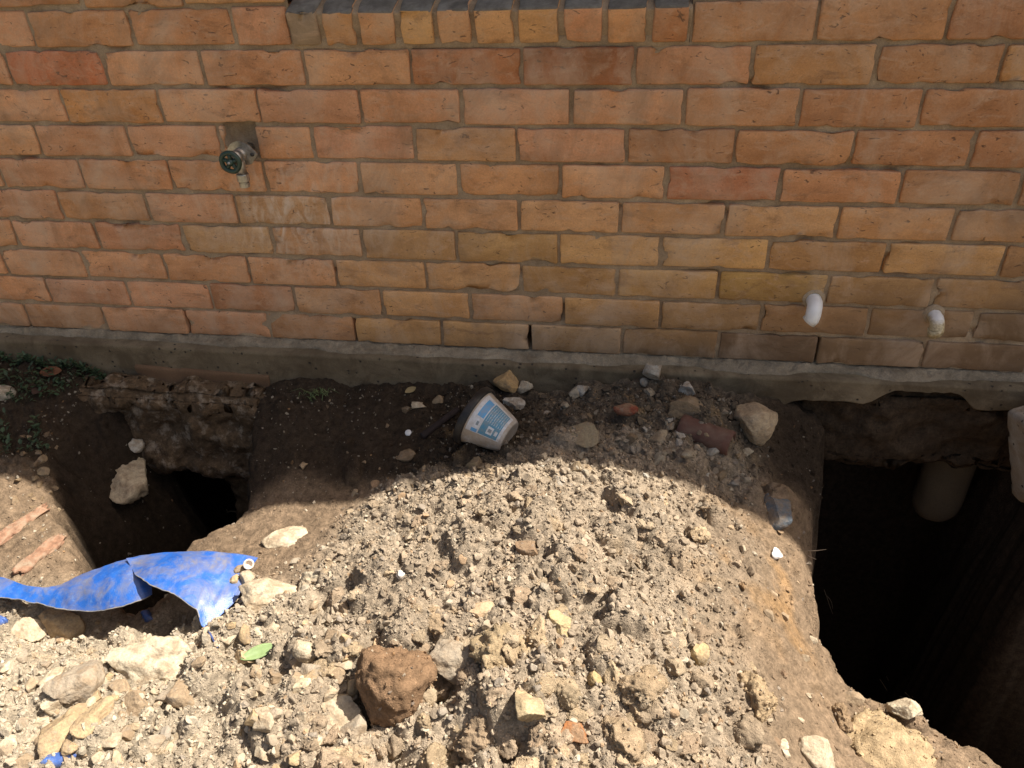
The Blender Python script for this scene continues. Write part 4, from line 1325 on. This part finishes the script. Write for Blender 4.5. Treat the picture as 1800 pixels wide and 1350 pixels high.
# ------------------------------------------------------------------ plastic pot
mp_, nd, lk, b = new_mat("pot_plastic", .45, .4)
pos = nd.new("ShaderNodeNewGeometry").outputs["Position"]
n1 = noise_node(nd, lk, pos, 120, 5, .65)
c = ramp(nd, lk, n1, [(.35, (.40, .37, .33)), (.65, (.56, .54, .51))])
f = ramp(nd, lk, noise_node(nd, lk, pos, 30, 6, .7, .5), [(.36, 0.25), (.58, .88)])
c = mix(nd, lk, f, c, (.32, .25, .175))
lk.new(c, b.inputs["Base Color"])
M_POT = mp_
M_RIM = mat_plain("pot_rim_black", (.015, .014, .013), .5, .4, 0, .2, 60, ((.10, .08, .06), .4))
gp = hit(860, 782)
ax = np.array([.88, -.36, -.30]); ax /= np.linalg.norm(ax)
r0, r1, Lp = .071, .042, .098
pc = at_y(836, 732, gp[1] + .035)
side = np.array([0, 0, 1.0]); side -= ax * (side @ ax); side /= np.linalg.norm(side)
pot = empty("plant_pot", tuple(pc))
tag(pot, "dirty white plastic pot with blue printed label lying on its side", "pot")
def rad_at(h): return r0 + (r1 - r0) * h / Lp
prof = [(.002, Lp * .97), (r1 - .008, Lp * .985), (r1 - .003, Lp), (r1, Lp - .004)] + [(rad_at(h), h) for h in np.linspace(Lp - .01, .006, 12)] + [(r0, .0), (r0 - .003, 0.0)] + [(rad_at(h) - .003, h) for h in np.linspace(.006, Lp - .006, 8)] + [(.001, Lp - .007)]
V, F = lathe_np(prof, 64, (0, 0, 0), ax, side)
V = V + .0012 * fbm(V * 25, 2, 3)[:, None]
add("pot_body", mesh_np("pot_body", V, F, True, M_POT), pot)
prof = [(r0 - .001, .006), (r0 + .0045, .006), (r0 + .0055, .003), (r0 + .0055, -.011), (r0 + .003, -.0135), (r0 - .004, -.0135), (r0 - .004, .004)]
V, F = lathe_np(prof, 64, (0, 0, 0), ax, side)
add("rim", mesh_np("rim", V, F, True, M_RIM), pot)
# label: curved patch on the upper side, with its blue print
g_ = np.cross(ax, side)
tocam = CAM_O - pc; tocam -= ax * (tocam @ ax); tocam /= np.linalg.norm(tocam)
a_cam = math.atan2(tocam @ g_, tocam @ side)
a_top = 0.0
sgn = 1 if a_cam > 0 else -1
nu, nvv = 40, 26
us = np.linspace(.010, Lp - .008, nu); as_ = np.linspace(-1.05, .56, nvv)
V = []; UV = []
for i, h in enumerate(us):
    for j, t in enumerate(as_):
        an = a_cam + (-sgn) * (-t) * 1.0 if False else a_cam + sgn * t
        dirr = math.cos(an) * side + math.sin(an) * g_
        V.append(ax * h + dirr * (rad_at(h) + .0008)); UV.append((i / (nu - 1), j / (nvv - 1)))
lme = mesh_np("label", np.array(V), grid_faces(nu, nvv) if sgn < 0 else grid_faces(nu, nvv)[:, ::-1], True, None)
uvl = lme.uv_layers.new(name="UVMap")
li = np.zeros(len(lme.loops), np.int32); lme.loops.foreach_get("vertex_index", li)
uvl.data.foreach_set("uv", np.array(UV)[li].astype(np.float32).ravel())
ml, nd, lk, b = new_mat("printed_label", .5, .35)
uv = N(nd, "ShaderNodeUVMap", uv_map="UVMap").outputs["UV"]
sxyz = nd.new("ShaderNodeSeparateXYZ"); lk.new(uv, sxyz.inputs[0])
U_, V_u = sxyz.outputs["X"], sxyz.outputs["Y"]
def box_mask(u0, u1, v0, v1):
    a1 = math_node(nd, lk, 'GREATER_THAN', U_, u0); a2 = math_node(nd, lk, 'LESS_THAN', U_, u1)
    b1 = math_node(nd, lk, 'GREATER_THAN', V_u, v0); b2 = math_node(nd, lk, 'LESS_THAN', V_u, v1)
    return math_node(nd, lk, 'MULTIPLY', math_node(nd, lk, 'MULTIPLY', a1, a2), math_node(nd, lk, 'MULTIPLY', b1, b2))
c = (.56, .57, .58)
BL = (.07, .30, .56); TL = (.045, .22, .34); WT = (.60, .62, .64)
for (m_, cc) in [((.12, .33, .10, .60), BL), ((.36, .92, .06, .98), TL), ((.14, .32, .90, .99), BL)]:
    c = mix(nd, lk, box_mask(*m_), c, cc)
# lines of small print on the teal panel
ln = math_node(nd, lk, 'GREATER_THAN', math_node(nd, lk, 'SINE', math_node(nd, lk, 'MULTIPLY', U_, 95.0)), .35)
tx = math_node(nd, lk, 'GREATER_THAN', noise_node(nd, lk, uv, 34, 2), .47)
pm = math_node(nd, lk, 'MULTIPLY', math_node(nd, lk, 'MULTIPLY', ln, tx), box_mask(.40, .90, .10, .62))
c = mix(nd, lk, math_node(nd, lk, 'MULTIPLY', pm, .6), c, WT)
for q in [(.17, .32, .66, .86), (.56, .74, .68, .90), (.80, .88, .72, .86)]:
    c = mix(nd, lk, box_mask(*q), c, WT)
for q in [(.21, .28, .71, .81), (.60, .70, .74, .84)]:
    c = mix(nd, lk, box_mask(*q), c, (.16, .22, .26))
fdirt = ramp(nd, lk, noise_node(nd, lk, uv, 7, 6, .7, .4), [(.42, 0.08), (.7, .65)])
c = mix(nd, lk, fdirt, c, (.30, .25, .19))
lk.new(c, b.inputs["Base Color"])
lme.materials.append(ml)
add("label", lme, pot)

# ------------------------------------------------------------------ blue tarpaulin
mt, nd, lk, b = new_mat("blue_tarp", .42, .5)
pos = nd.new("ShaderNodeNewGeometry").outputs["Position"]
n1 = noise_node(nd, lk, pos, 26, 5, .65)
c = ramp(nd, lk, n1, [(.3, (.010, .068, .29)), (.7, (.020, .105, .37))])
f = ramp(nd, lk, noise_node(nd, lk, pos, 19, 7, .72, .5), [(.42, 0.0), (.66, .72)])
c = mix(nd, lk, f, c, (.20, .17, .12))
f2 = ramp(nd, lk, noise_node(nd, lk, pos, 120, 4, .7), [(.56, 0.0), (.7, .55)])
c = mix(nd, lk, f2, c, (.11, .20, .40))
lk.new(c, b.inputs["Base Color"])
wv = nd.new("ShaderNodeTexVoronoi"); wv.inputs["Scale"].default_value = 420; lk.new(pos, wv.inputs["Vector"])
nb_ = bump(nd, lk, wv.outputs["Distance"], b, .25, .001)
bump(nd, lk, noise_node(nd, lk, pos, 40, 3, .5), b, .25, .004, nb_)
M_TARP = mt
M_HEM = mat_plain("tarp_hem", (.16, .155, .15), .6, .3, 0, .25, 60, ((.36, .29, .21), .6))
def cr(a, n):
    """catmull-rom resample along axis 0"""
    a = np.asarray(a, float); m = len(a)
    t = np.linspace(0, m - 1, n); i = np.clip(t.astype(int), 0, m - 2); f = (t - i).reshape([-1] + [1] * (a.ndim - 1))
    p0 = a[np.clip(i - 1, 0, m - 1)]; p1 = a[i]; p2 = a[i + 1]; p3 = a[np.clip(i + 2, 0, m - 1)]
    return .5 * (2 * p1 + (p2 - p0) * f + (2 * p0 - 5 * p1 + 4 * p2 - p3) * f ** 2 + (3 * p1 - p0 - 3 * p2 + p3) * f ** 3)
tarp = empty("blue_tarp", tuple(at_z(330, 1030, -.22)))
tag(tarp, "crumpled dirty blue tarpaulin half buried in the rubble beside the left pit", "tarp")
TO = np.array(tarp.location)
def sheet(name, top, bot, bulge, nu, nv, seed, wr=.003):
    T = np.array([at_z(*q) for q in top]); B = np.array([at_z(*q) for q in bot])
    Mi = (T + B) / 2 + np.array([0, 0, 1.0]) * np.array(bulge)[:, None]
    G = np.stack([T, Mi, B], 0)                     # rows, cols, 3
    G = cr(G, nv)
    G = cr(G.transpose(1, 0, 2), nu)                # nu, nv, 3
    w = wr * 1.6 * fbm(G * 14, 2, seed) + wr * .45 * (1 - 2 * np.abs(fbm(G * np.array([38, 16, 16.]), 2, seed + 4))) + wr * .12 * fbm(G * 90, 2, seed + 6)
    G[:, -1] += (.004 * fbm(G[:, -1] * 40, 3, seed + 8))[:, None] * np.array([0, 1.0, .2])
    G = G + np.array([0, -.3, 1.0]) * w[..., None]
    gz = ground_z(G[..., 0].ravel(), G[..., 1].ravel()).reshape(G.shape[:2])
    G[..., 2] = np.maximum(G[..., 2], gz + .003)
    V = G.reshape(-1, 3)
    F = grid_faces(nu, nv)
    o = add(name, mesh_np(name, V - TO, F, True, M_TARP), tarp)
    md = o.modifiers.new("thickness", 'SOLIDIFY'); md.thickness = .0005; md.offset = 0
    return o, G
s1, G1 = sheet("sheet", [(-60, 1012, -.21), (0, 1014, -.215), (50, 1030, -.205), (100, 1030, -.205), (150, 1008, -.190), (200, 990, -.175), (240, 979, -.165), (266, 975, -.162)],
               [(-60, 1052, -.21), (0, 1050, -.212), (50, 1057, -.215), (110, 1070, -.212), (160, 1074, -.20), (205, 1068, -.19), (250, 1056, -.185), (268, 1046, -.19)],
               [.0, .004, .0, .006, .018, .022, .018, .0], 110, 26, 5)
s2, G2 = sheet("sheet", [(222, 982, -.158), (270, 973, -.156), (330, 969, -.152), (380, 971, -.156), (425, 975, -.165), (454, 981, -.178)],
               [(238, 1012, -.145), (272, 1030, -.138), (312, 1048, -.142), (346, 1072, -.160), (362, 1104, -.185), (418, 1052, -.18)],
               [.0, .008, .014, .012, .012, .008], 110, 34, 9)
V, F = tube_np(G1[10:104, -1], .0012, 8)
add("hem", mesh_np("hem", V - TO, F, True, M_HEM), s1)
V, F = tube_np(G2[:74, -1], .0011, 8)
add("hem", mesh_np("hem", V - TO, F, True, M_HEM), s2)
cpts = [hit(362, 1100), hit(368, 1112), hit(374, 1124), hit(384, 1142)]
V, F = tube_np(cr(np.array(cpts) + np.array([0, 0, .006]), 20), .0020, 8)
add("cord", mesh_np("cord", V - TO, F, True, mat_plain("dark_blue_cord", (.04, .06, .16), .7, .3)), tarp)
# scraps of tarp showing further down
def scrap(pts, label, seed):
    P = np.array([hit(*q) for q in pts]) + np.array([0, 0, .008])
    cen = P.mean(0)
    ring = cr(np.vstack([P, P[:1]]), 25)[:-1]
    V = np.vstack([ring - np.array([0, 0, .008]), cen + (ring - cen) * .5 + np.array([0, 0, .002]), [cen + np.array([0, 0, -.001])]])
    V = V + .002 * fbm(V * 60, 2, seed)[:, None]
    n = 24
    q = np.array([(j, (j + 1) % n, n + (j + 1) % n, n + j) for j in range(n)])
    t = np.array([(n + j, n + (j + 1) % n, 2 * n) for j in range(n)])
    o = add("tarp_scrap", mesh_np("tarp_scrap", V, [q, t], True, M_TARP))
    md = o.modifiers.new("thickness", 'SOLIDIFY'); md.thickness = .0012
    tag(o, label, "tarp")
scrap([(66, 1345), (80, 1330), (100, 1326), (132, 1325), (128, 1338), (98, 1349)], "scrap of blue tarp poking out of the rubble at the bottom left", 3)
scrap([(0, 1082), (14, 1090), (10, 1098), (-6, 1098)], "tiny scrap of blue tarp at the left edge below the main sheet", 5)
scrap([(248, 1076), (262, 1074), (268, 1090), (254, 1092)], "tiny scrap of blue tarp in the hollow under the main sheet", 7)

# pebbles and a snail shell on the tarp corner
def on_tarp(px, py, w, col, label, seed):
    P = at_z(px, py, -.168)
    v, f = rock_verts(4, seed, 6, (.6, .9), .12)
    k = np.linalg.norm(P - CAM_O) / FPX * w / 2
    o = add("stone", mesh_np("stone", v * np.array([k, k, k * .85]), f, True, M_STONE), None, tuple(P))
    o.color = (*col, 1)
    tag(o, label, "stone")
on_tarp(434, 1016, 28, PALE, "larger pale pebble on the right corner of the tarp", 601)
on_tarp(412, 1018, 18, OCH, "small ochre pebble at the left of the pebbles on the tarp corner", 602)
on_tarp(422, 1002, 20, TAN, "brown pebble topmost on the tarp corner", 603)
sc_ = at_z(437, 992, -.150)
V, F = lathe_np([(.006, -.007), (.0105, -.004), (.0115, 0), (.0108, .004), (.009, .005), (.0075, .003), (.006, -.004), (.0001, -.006)], 28, (0, 0, 0), tuple((CAM_O - sc_) / np.linalg.norm(CAM_O - sc_)), (1, 0, 0))
tag(add("snail_shell", mesh_np("snail_shell", V, F, True, mat_plain("shell", (.62, .52, .42), .5, .4)), None, tuple(sc_)), "small round pale shell on the tip of the tarp corner", "shell")

# ------------------------------------------------------------------ wood, roots, leaves
M_BARK = mat_plain("red_brown_wood", (.23, .125, .075), .85, .2, 0, .55, 90, ((.26, .20, .135), .95), .9)
def wood(p0, p1, r_, label, seed):
    A = hit(*p0) + np.array([0, 0, r_ * .1]); B = hit(*p1) + np.array([0, 0, r_ * .5])
    L = np.linalg.norm(B - A)
    v, f = box_verts(L / 2, r_ * .95, r_ * .55, 40, 10, 8, r_ * .25, r_ * .10, 30, seed, .02)
    # torn, tapering ends and a splintered grain
    t = v[:, 0] / L * 2
    ang = fbm(np.stack([v[:, 1] * 160, v[:, 2] * 160, t * 1.2], 1), 3, seed)
    v[:, 0] += np.sign(t) * np.abs(t) ** 6 * ang * r_ * 1.8
    v[:, 1] *= (1 - .35 * np.clip(t, 0, 1) ** 2) * (1 + .18 * np.sin(t * 4 + seed))
    rough_ = fbm(np.stack([v[:, 0] * 14, v[:, 1] * 190, v[:, 2] * 190], 1), 3, seed + 9)
    v[:, 2] += rough_ * r_ * .30 + .010 * (1 - t * t) * .6
    d = (B - A) / L
    o = add("wood_piece", mesh_np("wood_piece", v, f, True, M_BARK), None, tuple((A + B) / 2), (.5, -math.asin(d[2]), math.atan2(d[1], d[0])))
    tag(o, label, "wood")
wood((-15, 962), (84, 896), .015, "upper split of red-brown wood on the sunlit left bank", 3)
wood((34, 1012), (110, 950), .018, "lower stubby split of red-brown wood just above the tarp", 5)
M_ROOT = mat_plain("root", (.34, .26, .17), .85, .2, 0, .3, 90)
def roots(name, strands, r_, label, cat="root"):
    VV, FF, n = [], [], 0
    tri = []
    for st_ in strands:
        pts = np.array([hit(q[0], q[1]) if len(q) == 2 else at_y(*q) for q in st_]) + np.array([0, 0, .004])
        V, F = tube_np(cr(pts, 14), np.linspace(r_, r_ * .45, 14), 7)
        VV.append(V); FF.append(F[0] + n); tri.append(F[1] + n); n += len(V)
    o = add(name, mesh_np(name, np.concatenate(VV), [np.concatenate(FF), np.concatenate(tri)], True, M_ROOT))
    tag(o, label, cat)
def rel_strand(px, py, offs, lift=.012, r_=.0016):
    P = hit(px, py)
    k = np.linalg.norm(P - CAM_O) / FPX
    return [P + CAM_R * (a * k) - CAM_U * (b * k) - CAM_F * (lift * i / max(1, len(offs) - 1)) for i, (a, b) in enumerate(offs)]
def roots2(px, py, strands, r_, label):
    VV, FF, tri, n = [], [], [], 0
    for offs in strands:
        pts = np.array(rel_strand(px, py, offs))
        V, F = tube_np(cr(pts, 14), np.linspace(r_, r_ * .5, 14), 7)
        VV.append(V); FF.append(F[0] + n); tri.append(F[1] + n); n += len(V)
    o = add("root", mesh_np("root", np.concatenate(VV), [np.concatenate(FF), np.concatenate(tri)], True, M_ROOT))
    tag(o, label, "root")
roots2(1640, 1244, [[(0, 0), (20, -6), (40, -8), (60, -10)], [(38, -8), (46, -14), (54, -16)], [(30, -7), (46, -3), (62, -6)]], .0028, "pale forked twig sticking out over the front rim of the right pit")
roots2(1560, 1215, [[(0, 0), (-8, -12), (-14, -20)], [(0, 0), (2, -12), (-4, -24)], [(0, 0), (8, -8), (10, -16)], [(20, 14), (14, 4), (12, -4)]], .0014, "frayed rootlets on the front rim of the right pit")
roots2(1602, 1236, [[(0, 0), (-10, -8), (-20, -12)], [(4, 2), (-4, -10), (-12, -18)], [(8, 2), (2, -8), (-2, -12)]], .0014, "small rootlet tuft left of the forked twig")
roots2(1420, 968, [[(0, 0), (12, -1), (26, -4)], [(-8, 4), (0, 8), (10, 12)]], .0014, "short pale rootlet at the left rim of the right pit")
roots2(1448, 1035, [[(0, 0), (4, 12), (8, 26), (12, 38)], [(2, 8), (10, 18), (12, 30)]], .0012, "hanging rootlet on the left rim of the right pit, lower down")
roots2(400, 905, [[(18, -4), (4, -6), (-10, 2), (-18, 8)], [(-10, 2), (-14, -6), (-2, -10), (2, -6)], [(-16, 8), (-30, 16), (-46, 32)]], .0030, "curled brown roots at the right rim of the left pit")
roots2(985, 822, [[(0, 0), (0, -10), (-1, -20)], [(-30, 14), (-26, 2), (-6, 0)]], .0010, "thin dry stalk on the crest of the mound")
M_GLEAF = mat_plain("fresh_leaf", (.19, .26, .10), .5, .4, 0, .15, 60)
def leaf_obj(name, P, L, W, az, tilt, mat, label, curl=.25, seed=0):
    nu, nv = 15, 7
    V = []
    for i in range(nu):
        t = i / (nu - 1)
        w = W / 2 * (math.sin(math.pi * min(1, t * .96 + .02)) ** .75)
        for j in range(nv):
            s_ = j / (nv - 1) * 2 - 1
            V.append(((t - .5) * L, s_ * w, abs(s_) * w * curl + .12 * L * (t - .5) ** 2))
    V = np.array(V); V[:, 2] += .03 * W * fbm(V * 90, 2, seed)
    o = add(name, mesh_np(name, V, grid_faces(nu, nv), True, mat), None, tuple(P), (tilt, 0, az))
    md = o.modifiers.new("thickness", 'SOLIDIFY'); md.thickness = .0006
    return tag(o, label, "leaf")
P = hit(457, 1152) + np.array([0, 0, .010])
leaf_obj("leaf", P, .066, .024, .62, .45, M_GLEAF, "single fresh green leaf lying on the rubble")
M_DLEAF = mat_plain("dead_leaf", (.14, .06, .03), .8, .2, 0, .3, 60)
P = hit(92, 660) + np.array([0, 0, .012]); leaf_obj("leaf", P, .060, .034, .3, .5, M_DLEAF, "reddish brown dead leaf among the weeds by the footing", seed=3)
P = hit(70, 690) + np.array([0, 0, .010]); leaf_obj("leaf", P, .05, .03, 1.6, .3, mat_plain("dark_dead_leaf", (.06, .035, .025), .8, .2), "dark dead leaf just below the reddish brown one", seed=5)
P = hit(722, 690) + np.array([0, 0, .008]); leaf_obj("leaf", P, .035, .018, .9, .4, mat_plain("straw_leaf", (.26, .20, .10), .8, .2), "small straw-coloured leaf on dark soil left of the pot", seed=6)
# weeds: ground cover
M_WEED = mat_plain("weed_leaf", (.042, .068, .030), .6, .35, 0, .6, 40)
r = np.random.RandomState(77)
VV, FF, n = [], [], 0
while len(VV) < 750:
    px = r.uniform(-60, 215); py = r.uniform(606, 800)
    if (px - 40) / 190 + (py - 690) / 150 > 1.0 or (px > 120 and py > 690): continue
    if vnoise(np.array([px / 34, py / 26, .5]), 3) < -.12: continue
    P = hit(px, py, .006)
    if P[1] > -.055: P[1] = -.058; P[2] = ground_z(P[0], P[1])[0]
    L = r.uniform(.008, .022); W = L * r.uniform(.35, .6)
    az = r.uniform(0, 6.28); el = r.uniform(.1, 1.1)
    d = np.array([math.cos(az) * math.cos(el), math.sin(az) * math.cos(el), math.sin(el)])
    s_ = np.cross(d, [0, 0, 1.0]); s_ /= np.linalg.norm(s_); up = np.cross(s_, d)
    h = r.uniform(.002, .026)
    o_ = P + np.array([0, 0, h])
    V = np.array([o_, o_ + d * L * .35 + s_ * W / 2 + up * .15 * W, o_ + d * L * .75 + s_ * W * .42, o_ + d * L - up * .15 * L, o_ + d * L * .75 - s_ * W * .42, o_ + d * L * .35 - s_ * W / 2 + up * .15 * W, o_ + d * L * .45 - up * .1 * W,
                  P, o_ + s_ * .0006, o_ - s_ * .0006])
    VV.append(V); FF.append(np.array([(0, 1, 6), (1, 2, 6), (2, 3, 6), (3, 4, 6), (4, 5, 6), (5, 0, 6), (7, 8, 9)]) + n); n += len(V)
tag(add("weeds", mesh_np("weeds", np.concatenate(VV), np.concatenate(FF), True, M_WEED)), "low green weeds growing along the footing at the left", "weeds", kind="stuff")
VV, FF, n = [], [], 0
for (cx_, cy_, cnt) in [(565, 692, 22), (545, 700, 14)]:
    for k in range(cnt):
        P = hit(cx_ + r.normal() * 10, cy_ + r.normal() * 5)
        az = r.uniform(0, 6.28); L = r.uniform(.02, .055)
        d = np.array([math.cos(az), math.sin(az) * .6 - .3, 0]); s_ = np.array([-math.sin(az), math.cos(az), 0]) * .0012
        V = np.array([P - s_, P + s_, P + d * L * .4 + s_ * .8 + [0, 0, L * .45], P + d * L * .4 - s_ * .8 + [0, 0, L * .45], P + d * L + [0, 0, L * .35]])
        VV.append(V); FF.append(np.array([(0, 1, 2), (0, 2, 3), (3, 2, 4)]) + n); n += 5
tag(add("grass_tuft", mesh_np("grass_tuft", np.concatenate(VV), np.concatenate(FF), False, mat_plain("grass_blade", (.12, .16, .06), .6, .3, 0, .4, 40))), "sparse grass tuft on dark soil beside the left pit", "grass")

# ------------------------------------------------------------------ other debris
M_TERRA = mat_plain("old_clay_pipe", (.115, .058, .042), .8, .25, 0, .3, 40, ((.16, .12, .085), .6), .5)
A = hit(1196, 752) + np.array([0, 0, .004]); B = hit(1284, 792) + np.array([0, 0, .018])
d = (B - A) / np.linalg.norm(B - A)
V, F = lathe_np([(.024, 0), (.031, .0)] + [(.031, h) for h in np.linspace(.01, np.linalg.norm(B - A) - .004, 10)] + [(.030, np.linalg.norm(B - A)), (.024, np.linalg.norm(B - A)), (.024, np.linalg.norm(B - A) - .03), (.024, 0)], 36, (0, 0, 0), d, (0, 0, 1))
V = V + (.0015 * fbm(V * 40, 3, 9))[:, None]
tag(add("clay_pipe", mesh_np("clay_pipe", V, F, True, M_TERRA), None, tuple(A)), "dark red clay drainpipe fragment half buried in the shaded soil", "pipe")
M_STICK = mat_plain("dark_stick", (.03, .022, .02), .8, .2, 0, .3, 70)
t = np.linspace(0, 1, 16)
A = hit(742, 772) + np.array([0, 0, .008]); B = hit(806, 728) + np.array([0, 0, .016])
V, F = tube_np(A + (B - A) * t[:, None], .010 - .002 * t, 12)
V = V + (.0015 * fbm(V * 60, 2, 4))[:, None]
tag(add("stick", mesh_np("stick", V, F, True, M_STICK)), "short dark stick on the soil beside the pot's rim", "stick")
P = hit(718, 763)
V, F = lathe_np([(.0001, .003), (.006, .003), (.0085, .0015), (.0085, -.001), (.0001, -.001)], 24, (0, 0, 0), (.1, -.5, .85), (1, 0, 0))
tag(add("bottle_cap", mesh_np("bottle_cap", V, F, True, mat_plain("cap_white", (.62, .62, .60), .5, .4)), None, (P[0], P[1], P[2] + .004)), "small white disc on dark soil left of the pot", "disc")
# block leaning at the right edge
vv, ff_ = box_verts(.115, .05, .125, 24, 12, 24, .014, .006, 14, 33, .05)
blk = add("concrete_block", mesh_np("concrete_block", vv, ff_, True, M_CONC2), None, (1.540, -.150, -.105), (math.radians(-10), math.radians(-16), math.radians(10)))
tag(blk, "broken grey concrete block on the bank at the right edge", "block")
# concrete stump hanging in the right pit
prof = [(.0001, .0), (.030, .004), (.050, .016), (.060, .036)] + [(.064, h) for h in np.linspace(.06, .36, 10)]
V, F = lathe_np(prof, 40, (0, 0, 0), (0, 0, 1), (1, 0, 0))
V = V + (.006 * fbm(V * 18, 3, 6))[:, None] * np.array([1, 1, .3])
pb = at_y(1650, 930, .05)
tag(add("concrete_pier", mesh_np("concrete_pier", V, F, True, mat_concrete('earthy_concrete', (.075, .052, .03), (.115, .085, .05), False)), None, (pb[0], .115, pb[2])), "round concrete stump hanging in the dark right pit", "pier")
# rusty slab leaning below the footing at the left pit
M_SLAB = mat_plain("rusty_clay_slab", (.20, .115, .05), .9, .2, 0, .3, 30, ((.08, .05, .03), .6), .8)
vv, ff_ = box_verts(.030, .009, .085, 8, 4, 18, .006, .007, 22, 35, .04)
c0 = at_y(452, 758, -.075)
tag(add("clay_slab", mesh_np("clay_slab", vv, ff_, True, M_SLAB), None, tuple(c0), (math.radians(-12), math.radians(-14), math.radians(-25))), "thin rusty brown slab leaning beside the left pit under the footing", "slab")
